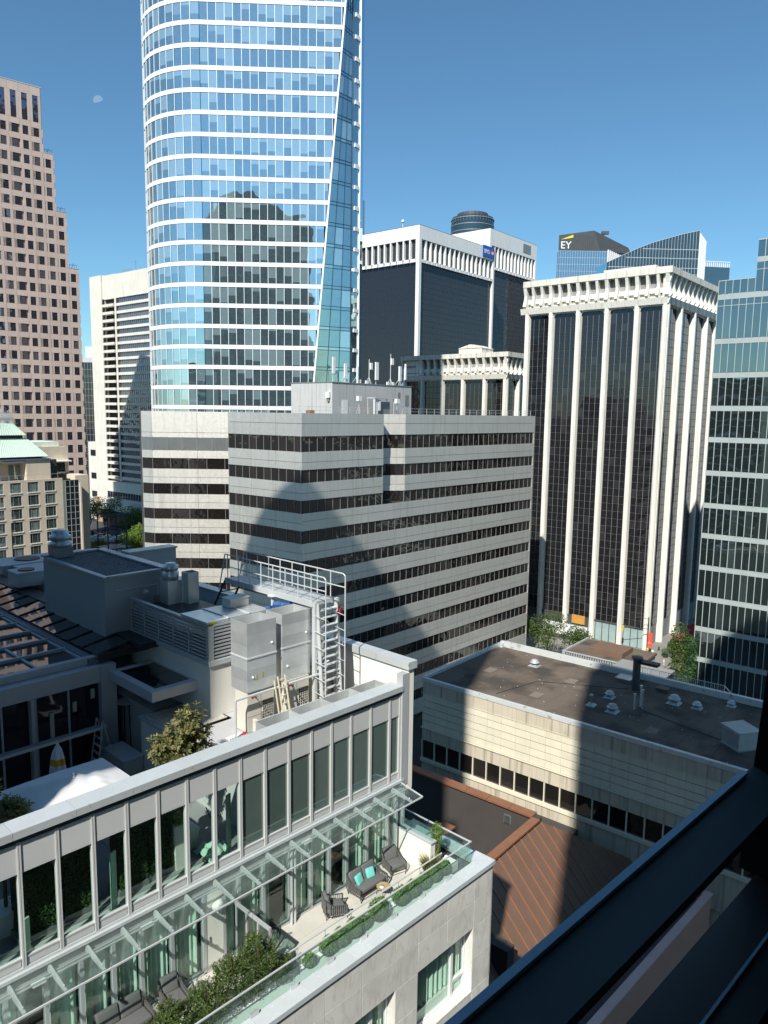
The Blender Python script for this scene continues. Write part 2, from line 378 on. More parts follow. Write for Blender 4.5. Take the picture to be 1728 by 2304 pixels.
g_room = glass('room_window_glass', (.080, .118, .106), (.105, .145, .13), .3, (.75, .92, .9), .14, .02, .006, .6, .003)
g_roof = glass('roof_glass', (.014, .018, .02), (.025, .032, .035), .2, (.95, .93, .95), .12, .02, .004, .5, .003)
c_glass = clear('canopy_glass', (.94, .985, .97), .06, .01, .045)
c_bal = clear('balustrade_glass', (.86, .94, .91), .05, .01, .03)
c_door = clear('door_glass', (.86, .94, .91), .05)
c_scr = clear('screen_glass', (.88, .95, .92), .03)
leaf_m = leafmat('magnolia_leaf', (.12, .17, .05), (.27, .21, .10), .3)
leaf_h = leafmat('hedge_leaf', (.035, .095, .025), (.07, .15, .045), .25)
leaf_b = leafmat('boxwood_leaf', (.12, .26, .045), (.19, .35, .08), .4)
leaf_y = leafmat('yew_leaf', (.055, .12, .03), (.15, .20, .06), .35)
leaf_s = leafmat('street_leaf', (.050, .095, .022), (.14, .19, .05), .35)
leaf_l = leafmat('lime_leaf', (.12, .21, .03), (.20, .30, .06), .4)
leaf_g = leafmat('grass_leaf', (.19, .21, .07), (.33, .31, .14), .3)
galv_v = mat('dull_vent_metal', (.44, .455, .44), .5, m=.35, var=.18, scale=3, rnd=.3)
bark = mat('bark', (.10, .075, .05), .9, var=.3, scale=5)

# ------------------------------------------------------------ ground
struct(MB().quad((-1500, -1500, 0), (2500, -1500, 0), (2500, 2500, 0), (-1500, 2500, 0)).build('ground', asphalt))
pv = MB().prism([(98, 56), (146, 54.5), (146, 130), (98, 130)], .004, .13)
struct(pv.build('pavement', paving))
pz = MB().prism([(134.5, 38.5), (190, 37.5), (190, 66), (134.5, 66)], .004, .15)
struct(pz.build('plaza', paving))
for k, yy in enumerate((43.6, 44.6, 45.6)):
    struct(MB().box(136, 147.5, yy, yy + .9, .15 + .0, .29 + .14 * k).build('plaza_step', paving))
mk = MB()
for k in range(9): mk.box(110 + 4 * k, 112 + 4 * k, 51.6, 51.75, .004, .008)
struct(mk.build('lane_marking', mat('road_paint', (.75, .75, .72), .8)))

# ------------------------------------------------------------ the moon
lv = []
mp, ms = Vector((0, 0, 48)) + (fw + rx * (-.3833) + up * (.5518)) * 4200, 27.0
me_ = Matrix((rx, up, -fw)).transposed()
pts = []
N = 22
for i in range(N + 1):
    g = math.pi * i / N; pts.append((math.cos(g + R(18)) * ms, math.sin(g + R(18)) * ms))
for i in range(1, N):
    g = math.pi * (N - i) / N; u, vv = math.cos(g) * ms, -math.sin(g) * ms * .28
    a = R(18); pts.append((u * math.cos(a) - vv * math.sin(a), u * math.sin(a) + vv * math.cos(a)))
mo = MB()
front = [mp + me_ @ Vector((x, y, math.sqrt(max(0, ms * ms - x * x - y * y)))) for x, y in pts]
cpt = mp + me_ @ Vector((0, ms * .3, ms * .95))
mo.add([cpt] + front, [(0, i + 1, (i + 1) % len(front) + 1) for i in range(len(front))])
bk = [mp + me_ @ Vector((x, y, -8)) for x, y in pts]
mo.add(front + bk, [(i, (i + 1) % len(front), len(front) + (i + 1) % len(front), len(front) + i) for i in range(len(front))])
tag(mo.build('moon', moonmat()), 'pale gibbous daytime moon in the blue sky', 'moon')

# ------------------------------------------------------------ hotel the photograph is taken from, and the tower beside it
GR = R(-6)
host = thing('grand_hotel', 'dark stone hotel block behind the open window in the foreground', 'building', (0, 0, 0), GR)
hs = []
U0, U1, VV = -9.2, 34.0, .42
hs += [B(U0, U1, -26, -3.2, 0, 112), B(U0, U1, -3.19, VV, 0, 46.0), B(U0, U1, -3.19, VV, 50.2, 112),
       B(U0, -2.4, -3.19, VV, 46.01, 50.19), B(3.4, U1, -3.19, VV, 46.01, 50.19)]
solid('wall', host, mat('hotel_stone', (.21, .19, .16), .85, var=.15, scale=.4), hs)
bands = []
for k in range(28): bands.append(B(U0 - .1, U1 + .1, VV + .01, VV + .06, 3.9 * k + 1.0, 3.9 * k + 1.6) if not 45.5 < 3.9 * k + 1.2 < 50.5 else B(U0 - .1, -2.4, VV + .01, VV + .06, 3.9 * k + 1, 3.9 * k + 1.6))
solid('string_course', host, dark_m, bands)
q = MB(); q.hexa(((U0, -26, 112.01), (U1, -26, 112.01), (U1, VV, 112.01), (U0, VV, 112.01), (U0 + 6, -18, 124), (U1 - 6, -18, 124), (U1 - 6, -8, 124), (U0 + 6, -8, 124)))
q.build('roof', copper_g, host)
navy = mat('navy_window_frame', (.13, .175, .175), .5, m=.0, var=.1, scale=8)
navy_e = mat('frame_edge_highlight', (.30, .55, .70), .4)  # light blue paints the highlight along the frame edges
wf = thing('window_frame', 'thick dark navy window frame crossing the lower right corner up close', 'window', (0, 0, 0), GR)
MB().hexa(((-2.39, .262, 47.534), (3.09, .262, 47.534), (3.09, .31, 47.534), (-2.39, .31, 47.534), (-2.39, .262, 47.5445), (3.09, .262, 47.5445), (3.09, .31, 47.5585), (-2.39, .31, 47.5585))).build('transom', navy, wf)
MB().box(-2.39, .944, .3045, .3125, 47.559, 47.5632).build('gasket', navy_e, wf)
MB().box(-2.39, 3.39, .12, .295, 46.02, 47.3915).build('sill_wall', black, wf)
MB().box(-2.39, 3.39, .205, .294, 47.392, 47.419).build('sill_frame', mat('black_frame', (.022, .032, .038), .5), wf)
MB().box(-2.39, 3.39, .240, .243, 47.4195, 47.4225).build('sill_bead', navy_e, wf)
MB().hexa(((.945, .13, 47.4285), (1.5, .13, 47.4285), (1.5, .31, 47.4285), (.955, .31, 47.4285), (1.005, .13, 47.69), (1.5, .13, 47.72), (1.5, .31, 47.72), (1.005, .31, 47.69))).build('hinge_block', black, wf)
MB().box(3.1, 3.39, .13, .40, 47.4285, 50.18).build('jamb', black, wf)
MB().box(-2.39, -2.2, .13, .40, 47.4285, 50.18).build('jamb', black, wf)

a20, s20 = math.cos(R(20.5)), math.sin(R(20.5))
def AW(a, wv): return (a * a20 - wv * s20, a * s20 + wv * a20)
nb = thing('office_tower', 'dark banded office tower with arched top standing beside the hotel', 'building')
prof = [(15.05, 0), (52.3, 0), (52.3, 116), (50.3, 120), (47.8, 122.6), (44.3, 124.3), (40.3, 125.3), (36.3, 124), (32.3, 121.8), (27.3, 119.6), (16.4, 118), (16.4, 74.0), (15.05, 73.9)]
q = MB(); q.extr([(*AW(-.5, p), z) for p, z in prof], (*[-22 * c for c in (a20, s20)], 0)); q.build('wall', mat('dark_tower_clad', (.035, .04, .037), .4, var=.2, scale=.3), nb)
q = MB()
for k in range(30):
    z = 3.9 * k + 2; p0, p1 = AW(-.45, 16.39), AW(-.45, 52.31); d0 = Vector((a20, s20, 0)) * .12
    q.hexa(((p0[0], p0[1], z), (p1[0], p1[1], z), (p1[0] + d0.x, p1[1] + d0.y, z), (p0[0] + d0.x, p0[1] + d0.y, z), (p0[0], p0[1], z + .7), (p1[0], p1[1], z + .7), (p1[0] + d0.x, p1[1] + d0.y, z + .7), (p0[0] + d0.x, p0[1] + d0.y, z + .7)))
q.build('floor_band', mat('tower_band', (.16, .17, .15), .6), nb)

nb = thing('balcony_block', 'pale apartment block with wavy white balcony slabs, seen only as a reflection', 'building', (-12, 62, 0))
MB().box(-40, 0, 0, 46, 0, 63).build('wall', mat('dark_tower_clad', (.035, .04, .037), .4, var=.2, scale=.3), nb)
for k in range(19):
    q = MB(); P = [(1.2 + .8 * math.sin(i * .55 + k * .6), 46.0 * i / 26) for i in range(27)]
    q.prism([(.01, 46), (.01, 0)] + P, 3.3 * k + 1.2, 3.3 * k + 1.75); q.build('balcony_slab', spandrel_w, nb)

# ------------------------------------------------------------ generic curtain wall on a facade edge
def curtain(t, e, s0, s1, z0, z1, ns_, nz, g, m, mw=.08, d=0.0, mz=None, name='window_panes', proud=.06):
    solid(name, t, g, [e.b(s0, s1, d - .3, d, z0, z1)])
    bl = [e.b(s - mw / 2, s + mw / 2, d + .002, d + proud, z0, z1) for s in rng(s0, s1, (s1 - s0) / ns_)]
    bl += [e.b(s0, s1, d + .003, d + proud * .8, z - mw / 2, z + mw / 2) for z in (mz or rng(z0, z1, (z1 - z0) / nz))]
    solid('mullion_grid', t, m, bl, 'stuff')
def grid_panes(e, ss, zz, gap, d0, d1, skip=None):
    return [e.b(a + gap / 2, b - gap / 2, d0, d1, z0 + gap / 2, z1 - gap / 2) for a, b in zip(ss, ss[1:]) for z0, z1 in zip(zz, zz[1:]) if not (skip and skip((a + b) / 2, (z0 + z1) / 2))]

# ------------------------------------------------------------ glass tower with rounded corner
GT = thing('glass_tower', 'tall blue glass skyscraper with white floor bands and a rounded left corner', 'building', (89.73, 117.97, 0), R(-48))
RA = 13.2
def crease(z): return 26.4 - (121.8 - z) * .0838
def arc(t): return (-RA * math.sin(t), RA - RA * math.cos(t))
AN = 14; arcs = [arc(R(100) * i / AN) for i in range(AN + 1)]
zb = [117.5 - 3.8 * k for k in range(-8, 29)]
bl = []
flat = [.6 + 1.5 * i for i in range(-1, 20)]
flat[0] = 0.0; flat = [0.0, 1.5] + [1.5 * i for i in range(2, 20)]
def seg(p, q_, d0, d1, z0, z1, g=0.0):
    e = Edge(p, q_); return e.b(g, e.L - g, d0, d1, z0, z1)
for zt_ in zb:
    z0, z1 = zt_ - 3.8 + .04, zt_ - .76
    if z0 < 2: continue
    xc = crease((z0 + z1) / 2) - .35
    for i in range(len(flat) - 1):
        x0, x1 = flat[i], min(flat[i + 1], xc)
        if x1 - x0 > .3: bl.append(seg((x0, 0), (x1, 0), -.12, 0, z0, z1, .05))
    for i in range(AN): bl.append(seg(arcs[i + 1], arcs[i], -.12, 0, z0, z1, .05))
pieces('window_pane', GT, g_tower, bl, 300, 'far_window_panes')
fins = []
for zt_ in zb:
    if zt_ < 4: continue
    q = MB(); xc = crease(zt_ - .38)
    pl = list(reversed(arcs)) + [(xc, 0)]
    z0, z1 = zt_ - .75, zt_
    for p, r_ in zip(pl, pl[1:]):
        e = Edge(p, r_); q.bx(e.b(-.01, e.L + .01, -.3, .10, z0, z1))
    q.build('spandrel_band', spandrel_w, GT)
    zm = zt_ - 2.25
    for x in flat[1:]:
        if x < crease(zm) - .5: fins.append((x, .03, zm, .09, .16, 3.0, 0))
    for i in range(1, AN):
        e = Edge(arcs[i], arcs[i - 1]); fins.append(e.b(-.045, .045, -.05, .11, zm - 1.5, zm + 1.5))
solid('mullion_grid', GT, mullion_w, fins, 'stuff')
q = MB()
inner = [arc(R(100) * i / AN) for i in range(AN, -1, -1)]
poly = [(x * .93 + .2, y * .93 + .8) for x, y in inner] + [(19, .8), (26.5, 6), (26.5, 32), (-8, 32)]
q.prism(poly, 0, 148); q.build('core_wall', mat('tower_core', (.03, .04, .05), .6), GT)
# leaning facet and the narrow side strip with white stubs
zs = [4, 40, 60, 80, 100, 120, 146]
fx, fy, sx_, sy_ = 27.55, 2.6, 28.9, 4.3
zb2 = [z for z in zb if 6 < z < 146]
pn, fr, stub, pn2 = [], MB(), [], []
fac = MB()
for zt_ in zb2:
    z0, z1 = zt_ - 3.8, zt_
    c0, c1 = crease(z0), crease(z1)
    for j in range(3):
        f0, f1 = j / 3 + .006, (j + 1) / 3 - .006
        P = lambda c, f, z: (c + (fx - c) * f, fy * f, z)
        for za, zc_ in ((z0 + .05, z1 - .62), (z1 - .56, z1 - .05)):
            ca, cb = crease(za), crease(zc_)
            fac.quad(P(ca, f0, za), P(ca, f1, za), P(cb, f1, zc_), P(cb, f0, zc_))
    for zz in (z1, z1 - .59):
        c = crease(zz); fr.bar((c, -.04, zz), (fx, fy - .04, zz), .06)
    stub.append(Edge((fx, fy), (sx_, sy_)).b(.75, 2.05, -.1, .22, z1 - .7, z1))
    e = Edge((fx, fy), (sx_, sy_))
    pn2.append(e.b(.12, 2.02, -.1, 0, z0 + .05, z1 - .75))
for j in range(1, 4):
    for z0, z1 in zip(zs, zs[1:]):
        c0, c1 = crease(z0), crease(z1)
        fr.bar((c0 + (fx - c0) * j / 3, fy * j / 3 - .05, z0), (c1 + (fx - c1) * j / 3, fy * j / 3 - .05, z1), .06 if j < 3 else .12)
fac.build('facet_glass', g_facet, GT, kind='stuff')
fr.build('facet_mullion', mat('navy_mullion', (.03, .05, .08), .4, m=.3), GT, kind='stuff')
MB().hexa(((crease(4) - .3, -.12, 4), (crease(4) + .02, -.12, 4), (crease(4) + .02, .4, 4), (crease(4) - .3, .4, 4), (crease(146) - .3, -.12, 146), (crease(146) + .02, -.12, 146), (crease(146) + .02, .4, 146), (crease(146) - .3, .4, 146))).build('edge_fin', mullion_w, GT)
pieces('side_pane', GT, g_facet, pn2); pieces('white_stub', GT, spandrel_w, stub)
e = Edge((sx_, sy_), (sx_ + 1, sy_ + 14)); solid('side_wall', GT, g_facet, [e.b(.1, 14, -.2, 0, 4, 146)]); solid('end_fin', GT, mullion_w, [e.b(-.1, .12, -.2, .3, 4, 146)])

# ------------------------------------------------------------ pink granite tower with stepped right side
PK = thing('stepped_granite_tower', 'pink granite office tower stepping down to the right with square windows', 'building', (97.64, 204.54, 0), R(-11))
steps = [(5.95, 131.6), (8.6, 115.4), (11.25, 100.9), (13.95, 86.3)]
colx = [-25.8 + 2.68 * i for i in range(15)]            # left edges of the windows
def ptop(x): return next((z for xe, z in steps if x < xe), 0)
e = Edge((0, 0), (1, 0))
solid('wall', PK, mat('granite_core', (.30, .22, .19), .8), [B(-30, 5.85, .36, 40, 0, 131.2), B(5.86, 8.5, .37, 34, 0, 115.1), B(8.51, 11.15, .38, 30, 0, 100.6), B(11.16, 13.85, .39, 26, 0, 86)])
gp, wn_, cop = [], [], []
rows = [121.25 - 3.62 * k for k in range(33)]
for x in colx:
    nx = x + 2.68; zt_ = ptop(x + 1.3)
    xe = nx if not any(abs(nx - s[0]) < .9 for s in steps) else min(s[0] for s in steps if abs(nx - s[0]) < .9)
    lx = x - .68
    for r in rows:
        if r > zt_ - 1 or r < 8: continue
        wn_.append(B(x, x + 1.36, .12, .30, r - 2.15, r))
        gp.append(B(x - .66, x - .02, 0, .35, r - 2.15, r)); gp.append(B(x - .66, x + 1.98, .001, .35, r + .02, r + 1.45))
        if xe != nx or x + 1.36 + 1.32 > xe: gp.append(B(x + 1.38, max(x + 1.5, xe), 0, .35, r - 2.15, r))
    if zt_ > 130:
        wn_.append(B(x, x + 1.36, .12, .30, 123.0, 129.3)); gp.append(B(x - .66, x - .02, 0, .35, 122.74, 129.3)); gp.append(B(x + 1.38, x + 2.0, 0, .35, 122.74, 129.3))
        gp.append(B(x - .66, x + 1.98, .001, .35, 129.32, 131.5))
pieces('window', PK, g_pink, wn_, 300, 'far_windows'); pieces('granite_panel', PK, granite, gp, 300, 'far_granite_panels')
solid('parapet', PK, alu, [B(-30, 6.05, -.05, .5, 131.52, 131.75), B(6.06, 8.7, -.05, .5, 115.5, 115.7), B(8.71, 11.35, -.05, .5, 101.05, 101.25), B(11.36, 14.05, -.05, .5, 86.45, 86.65)])
for xe, z in ((6.2, 115.7), (8.9, 101.25), (11.5, 86.65)):
    q = MB()
    for k in range(4): q.bar((xe + .2 + .65 * k, .9, z), (xe + .2 + .65 * k, .9, z + 1.0), .04)
    q.bar((xe + .1, .9, z + 1), (xe + 2.3, .9, z + 1), .05); q.bar((xe + .8, 1.5, z), (xe + 1.5, 1.5, z + 1.5), .06); q.build('terrace_railing', mullion_d, PK)

# ------------------------------------------------------------ dark narrow tower behind
DT = thing('narrow_dark_tower', 'narrow dark gridded tower squeezed between pink tower and white hotel slab', 'building', (186, 330, 0), R(-50))
solid('wall', DT, mullion_d, [B(-6, 10, .4, 16, 0, 72)])
e = Edge((-6, 0), (10, 0)); curtain(DT, e, 0, 16, 0, 69.5, 11, 23, g_blue, mullion_g, .12, -.3)
solid('roof_box', DT, bmo_white, [B(-3, 3.5, 2, 8, 72.01, 77)])
solid('parapet', DT, alu, [B(-6.2, 10.2, -.1, .39, 69.7, 72)])

# ------------------------------------------------------------ white concrete hotel slab tower
CT = thing('concrete_hotel_tower', 'white concrete slab tower with a column of balconies and dark window bands', 'building', (170.04, 260, 0))
solid('wall', CT, pale_c, [B(0.0, 16, 31.5, 40.4, 0, 102.7), B(.6, 16, 30.2, 31.49, 0, 102.6), B(0.3, 16, 21.2, 30.19, 92.8, 102.3), B(.001, 16, -6, 21.19, 92.7, 102.0), B(1.8, 16, -6, 30.19, 18.5, 92.69)])
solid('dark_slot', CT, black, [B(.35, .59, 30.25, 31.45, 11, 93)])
cr, cw, cbal, cshade = [], [], [], []
e = Edge((0, 21), (0, -6))
for k in range(24):
    z = 92.6 - 3.05 * k
    cw.append(B(.55, 1.79, -6, 21.1, z - 1.95, z)); cr.append(B(0, 1.79, -6, 21.15, z - 3.05, z - 1.96))
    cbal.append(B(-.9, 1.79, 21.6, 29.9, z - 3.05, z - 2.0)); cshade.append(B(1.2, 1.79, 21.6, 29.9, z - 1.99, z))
pieces('balcony', CT, pale_c, cbal); solid('recess_shade', CT, black, cshade)  # black slabs paint the shade inside the balcony recesses
pieces('window_band', CT, g_pink, cw); pieces('concrete_band', CT, pale_c, cr)
solid('mullion_grid', CT, mullion_g, [B(.42, .54, y - .06, y + .06, 92.6 - 3.05 * k - 1.94, 92.6 - 3.05 * k) for k in range(24) for y in rng(-6, 21, 1.35)], 'stuff')
solid('edge_pier', CT, pale_c, [B(-.25, .0, 20.4, 21.5, 18.5, 93)])
solid('podium', CT, pale_c, [B(-6, 14, -8, 28, 7, 11.5), B(-2, 15, -8, 30, 14.2, 18.3)]); solid('podium_window', CT, g_blue, [B(-1.2, 15, -8, 30, 11.52, 14.18), B(-5, 14, -8, 28, 0, 6.98)])
q = MB()
for k in range(20): q.box(-2.2, -2.1, -8 + 1.9 * k, -7.9 + 1.9 * k, 11.5, 14.2)
q.build('podium_mullion', alu, CT, kind='stuff')
solid('brick_base', CT, mat('tan_brick', (.40, .27, .17), .85), [B(-.5, 16, 30.9, 41, 0, 10.8)])
solid('side_wing', CT, pale_c, [B(2, 16, 41.01, 50, 0, 34)]); solid('side_wing_window', CT, g_blue, [B(1.9, 1.99, 41.5, 48, z, z + 2.6) for z in (10, 18, 28)])
q = MB()
for k in range(6): q.bar((4, 16 + 1.2 * k, 102.1), (4, 16 + 1.2 * k, 104.2), .08)
q.bar((4, 15.6, 104.2), (4, 22.4, 104.2), .08); q.bar((4, 12, 102.1), (4, 12, 107), .1); q.bar((4, 11, 106.4), (4, 14, 106.8), .06); q.build('roof_mast', mullion_g, CT)

# ------------------------------------------------------------ green copper roofed hotel
GH = thing('copper_roof_hotel', 'beige stone hotel with pale green copper roof and crown lattice', 'building', (62, 172.2, 0))
st, ws, sills = [], [], []
GX = [14.5 - 8.0, 14.5 - 4, 14.5, 18.5, 22.5]
GX = [6.4, 10.4, 14.4, 18.4, 22.4]
solid('wall', GH, mat('beige_core', (.38, .31, .24), .8), [B(0, 26.6, .45, 20, 0, 31.4)])
for x in GX:
    for k in range(7):
        z = 31.15 - 3.0 * k
        f = B(x, x + 2.45, .18, .4, z - 2.3, z); ws.append(f); sills.append(B(x - .1, x + 2.55, -.12, .3, z - 2.5, z - 2.32))
        st.append(B(x - 1.52, x - .02, 0, .44, z - 2.98, z)); 
        st.append(B(x, x + 2.43, .0, .44, z - 3.0, z - 2.52) if k < 6 else B(x, x + 2.43, 0, .44, 0, z - 2.52))
for k in range(7): st.append(B(24.89, 26.7, 0, .44, 31.15 - 3 * k - 2.98, 31.15 - 3 * k))
st.append(B(0, 26.7, 0, .44, 31.17, 31.7))
pieces('window', GH, g_green, ws); pieces('stone_panel', GH, beige, st); pieces('window_sill', GH, render_w, sills)
solid('window_frame', GH, mullion_g, [B(f[0] - 1.225 + o, f[0] - 1.225 + o + .07, .1, .17, f[2] - 1.15, f[2] + 1.15) for f in ws for o in (.0, .55, 1.8, 2.38)], 'stuff')
e = Edge((26.75, -1.2), (30.1, -1.2)); curtain(GH, e, 0, 3.35, 0, 31.2, 3, 20, g_teal, alu, .1, name='bay_glass')
solid('bay_side', GH, g_green, [B(26.72, 26.95, -1.2, .6, 0, 31.2)]); solid('wing_wall', GH, beige, [B(30.2, 33.6, .6, 20, 0, 32.1), B(30.2, 30.6, -1.6, .59, 0, 30.5)])
solid('upper_wall', GH, beige, [B(0, 24.5, 4.5, 18, 31.45, 36.2), B(18.8, 24.5, 1.2, 4.49, 31.45, 36.2), B(22, 32, 7, 20, 32.2, 38.9)])
solid('terrace_door', GH, g_green, [B(16.2, 18.6, 4.35, 4.48, 31.7, 35), B(24.8, 27.2, 3.5, 6.9, 31.4, 36), B(27.5, 31, 6.8, 6.98, 32.2, 35)])
solid('canopy_slab', GH, render_w, [B(14, 22, 1.5, 4.49, 35.5, 36.0), B(0, 25, .9, 4.4, 36.21, 36.5), B(22.5, 31.8, 4.8, 7, 35.2, 35.5)])
q = MB(); z0 = 36.9
q.hexa(((8, .6, 37), (23.9, .6, 37), (23.9, 15, 37), (8, 15, 37), (11.5, 4, 41.1), (20.6, 4, 41.1), (20.6, 12, 41.1), (11.5, 12, 41.1))); q.build('copper_skirt', copper_g, GH)
MB().hexa(((12.2, 3.4, 41.9), (20.2, 3.4, 41.9), (20.2, 12, 41.9), (12.2, 12, 41.9), (14.5, 5, 44.5), (18.0, 5, 44.5), (18, 10, 44.5), (14.5, 10, 44.5))).build('copper_cap', copper_g, GH)
solid('louvre', GH, mullion_d, [B(12.3, 19.8, 4.4, 11, 41.11, 41.89), B(9, 22.8, 2, 14, 36.51, 36.99)]); solid('annex_roof', GH, copper_g, [B(23.5, 30.5, 8.5, 18, 38.91, 40.0)])
q = MB()
for k in range(29): x = 8.3 + k * .54; f = (x - 8) / 15.9; q.bar((x, .6 + .02, 37.03), (11.5 + f * 9.1, 3.98, 41.12), .05)
for k in range(15): f = k / 14; q.bar((12.25 + 7.9 * f, 3.38, 41.93), (14.5 + 3.5 * f, 4.98, 44.53), .045)
q.build('standing_seam', mat('green_seam', (.38, .56, .44), .6), GH, kind='stuff')
q = MB()
for k in range(15):
    x = 13.9 + k * .31; h = 47.3 + .5 * math.sin(k * 1.3)
    q.bar((x, 5.2, 44.5), (x, 5.2, h), .07); q.bar((x, 9.6, 44.5), (x, 9.6, h), .07)
    if k < 14:
        for yy in (5.2, 9.6): q.bar((x, yy, 44.9), (x + .31, yy, 46.2), .05); q.bar((x, yy, 46.2), (x + .31, yy, 44.9), .05); q.bar((x, yy, 47.0), (x + .31, yy, 47.0), .07); q.bar((x, yy, 46.3), (x + .31, yy, 46.3), .06)
q.build('crown_lattice', mat('grey_lattice', (.50, .52, .50), .6), GH)
q = MB()
for k in range(14): q.bar((1 + 1.9 * k, .2, 31.7), (1 + 1.9 * k, .2, 32.8), .04)
q.bar((0, .2, 32.8), (26.5, .2, 32.8), .05); q.build('terrace_railing', alu, GH)
# ------------------------------------------------------------ banded grey office block in the middle
SB = thing('banded_office_block', 'grey metal clad office block with dark ribbon windows in the middle', 'building', (67.33, 68.98, 0))
c3, s3 = math.cos(R(-3)), math.sin(R(-3))
def rf(s, dpt): return (s * c3 - dpt * s3, s * s3 + dpt * c3)     # along the right face, dpt = inwards
LF = [(0, 14.7), (0, 0)]; RE = rf(56.4, 0)
sec = [(-.3, 35.6), (.2, 33.5), (9.3, 22.7)]
F_TOP = 47.9
fl = [(44.94, 42.93)] + [(44.61 - 3.985 * k, 42.91 - 3.985 * k) for k in range(1, 11)]
def ribbon(edge, s0, s1, floors, top, pw, pj, glassl, panl, mull, first=True, bot=0.0):
    zt = top
    js = rng(s0, s1, pj); ws_ = rng(s0, s1, pw)
    for zt_, zb_ in floors:
        zm = zt_ + (zt - zt_) * .42 if zt < top else zt_ + (zt - zt_) * .55
        for za, zc_ in ((zt_, zm - .025), (zm + .025, zt)):
            for a, b in zip(js, js[1:]): panl.append(edge.b(a + .02, b - .02, -.12, .0, za, zc_))
        for a, b in zip(ws_, ws_[1:]):
            glassl.append(edge.b(a + .03, b - .03, -.3, -.14, zb_, zt_))
            mull.append(edge.b(a - .03, a + .03, -.2, -.08, zb_, zt_))
        zt = zb_
    for a, b in zip(js, js[1:]): panl.append(edge.b(a + .012, b - .012, -.12, 0, max(bot, zt - 2.4), zt))
gl_, pa_, mu_ = [], [], []
eL = Edge(*LF); eR1 = Edge((0, 0), rf(15.55, 0)); eRf = Edge((0, 0), RE); eR2 = Edge(rf(20.3, 0), RE)
eN1 = Edge(rf(15.55, 0), rf(16.9, 2.6)); eN2 = Edge(rf(16.9, 2.6), rf(20.3, 0))
ribbon(eL, 0, eL.L, fl, F_TOP, 1.46, 4.9, gl_, pa_, mu_)
up, lo = fl[:3], fl[3:]
ribbon(eR1, 0, eR1.L, up, F_TOP, 1.42, 5.2, gl_, pa_, mu_, bot=fl[2][1] - .001)
ribbon(eR2, 0, eR2.L, up, F_TOP, 1.42, 9.0, gl_, pa_, mu_, bot=fl[2][1] - .001)
ribbon(eN1, 0.05, eN1.L, up, F_TOP, 1.4, 3, gl_, pa_, mu_, bot=fl[2][1] - .001); ribbon(eN2, 0, eN2.L, up, F_TOP, 4.3, 4.3, gl_, pa_, mu_, bot=fl[2][1] - .001)
ribbon(eRf, 0, eRf.L, lo, fl[2][1], 1.42, 9.4, gl_, pa_, mu_)
eS1 = Edge(sec[0], sec[1]); eS2 = Edge(sec[1], sec[2]); fs = [(44.61 - 3.985 * k, 42.91 - 3.985 * k) for k in range(1, 11)]
ribbon(eS1, 0, eS1.L, fs, F_TOP, 2.6, 2.7, gl_, pa_, mu_); ribbon(eS2, 0, eS2.L, fs, F_TOP, 3.0, 7.5, gl_, pa_, mu_)
pieces('window_pane', SB, g_bronze, gl_, 300, 'far_window_panes'); pieces('wall_panel', SB, panel_g, pa_, 300, 'far_wall_panels')
solid('mullion_grid', SB, mullion_g, mu_, 'stuff')
lou = []
for k in range(24): lou.append(eS2.b(.1, eS2.L, .01, .06, 41.9 + .085 * k, 41.93 + .085 * k)); lou.append(eS1.b(.1, eS1.L, .01, .06, 41.9 + .085 * k, 41.93 + .085 * k))
lou += [eS2.b(a, a + .09, .005, .08, 41.85, 43.95) for a in rng(0, eS2.L - .1, 2.5)]
solid('louvre', SB, mullion_g, lou)
q = MB(); foot = [(.32, 14.7), (.32, .3), rf(15.4, .32), rf(16.8, 3.0), rf(20.4, .32), (RE[0] - .2, RE[1] + .3), (RE[0] - .2, 38), (.3, 37), (.05, 35.6), (.5, 33.7), (9.6, 22.9), (9.6, 14.7)]
q.prism([(x, y) for x, y in reversed(foot)], fl[2][1] - .3, 47.6)
q.build('core_wall', joint, SB)
foot2 = [(.32, 14.7), (.32, .3), (RE[0] - .2, RE[1] + .3), (RE[0] - .2, 38), (.3, 37), (.05, 35.6), (.5, 33.7), (9.6, 22.9), (9.6, 14.7)]
q = MB(); q.prism([(x, y) for x, y in reversed(foot2)], 0, fl[2][1] - .31); q.build('core_wall', joint, SB)
solid('end_wall', SB, panel_g, [B(RE[0] - .19, RE[0] + .02, RE[1], 38, 0, 47.88), B(.35, 9.5, 14.71, 14.9, 0, 47.88)])
q = MB()
for ed, s0, s1 in ((eR2, .3, eR2.L), (eR1, .2, 15.3), (eL, 0, 14.6), (eS2, .2, eS2.L)):
    for a in rng(s0, s1 - .1, 1.9): p = ed.pt(a, -.9, 47.6); q.bar(p, (p[0], p[1], 48.75), .03)
    for z in (48.75, 48.3): q.bar(ed.pt(s0, -.9, z), ed.pt(s1, -.9, z), .028)
q.build('roof_railing', galv_l, SB)
PHx, PHy = 85.5 - 67.33, 80.8 - 68.98
solid('penthouse', SB, mat('penthouse_grey', (.50, .51, .50), .7, var=.06, streak=.5, scale=.5), [B(PHx, PHx + 20.2, PHy, PHy + 9.2, 47.62, 52.65)])
solid('penthouse_cap', SB, mullion_g, [B(PHx - .08, PHx + 20.3, PHy - .08, PHy + 9.3, 52.66, 52.78)])
solid('penthouse_door', SB, mullion_w, [B(PHx + 2.2, PHx + 3.6, PHy - .06, PHy - .01, 47.65, 50.0)]); solid('vent_grille', SB, mullion_g, [B(PHx + 16.4, PHx + 17.0, PHy - .05, PHy - .01, 50.4, 51.6), B(PHx + 18.4, PHx + 19.4, PHy - .05, PHy - .01, 49.4, 51.2)])
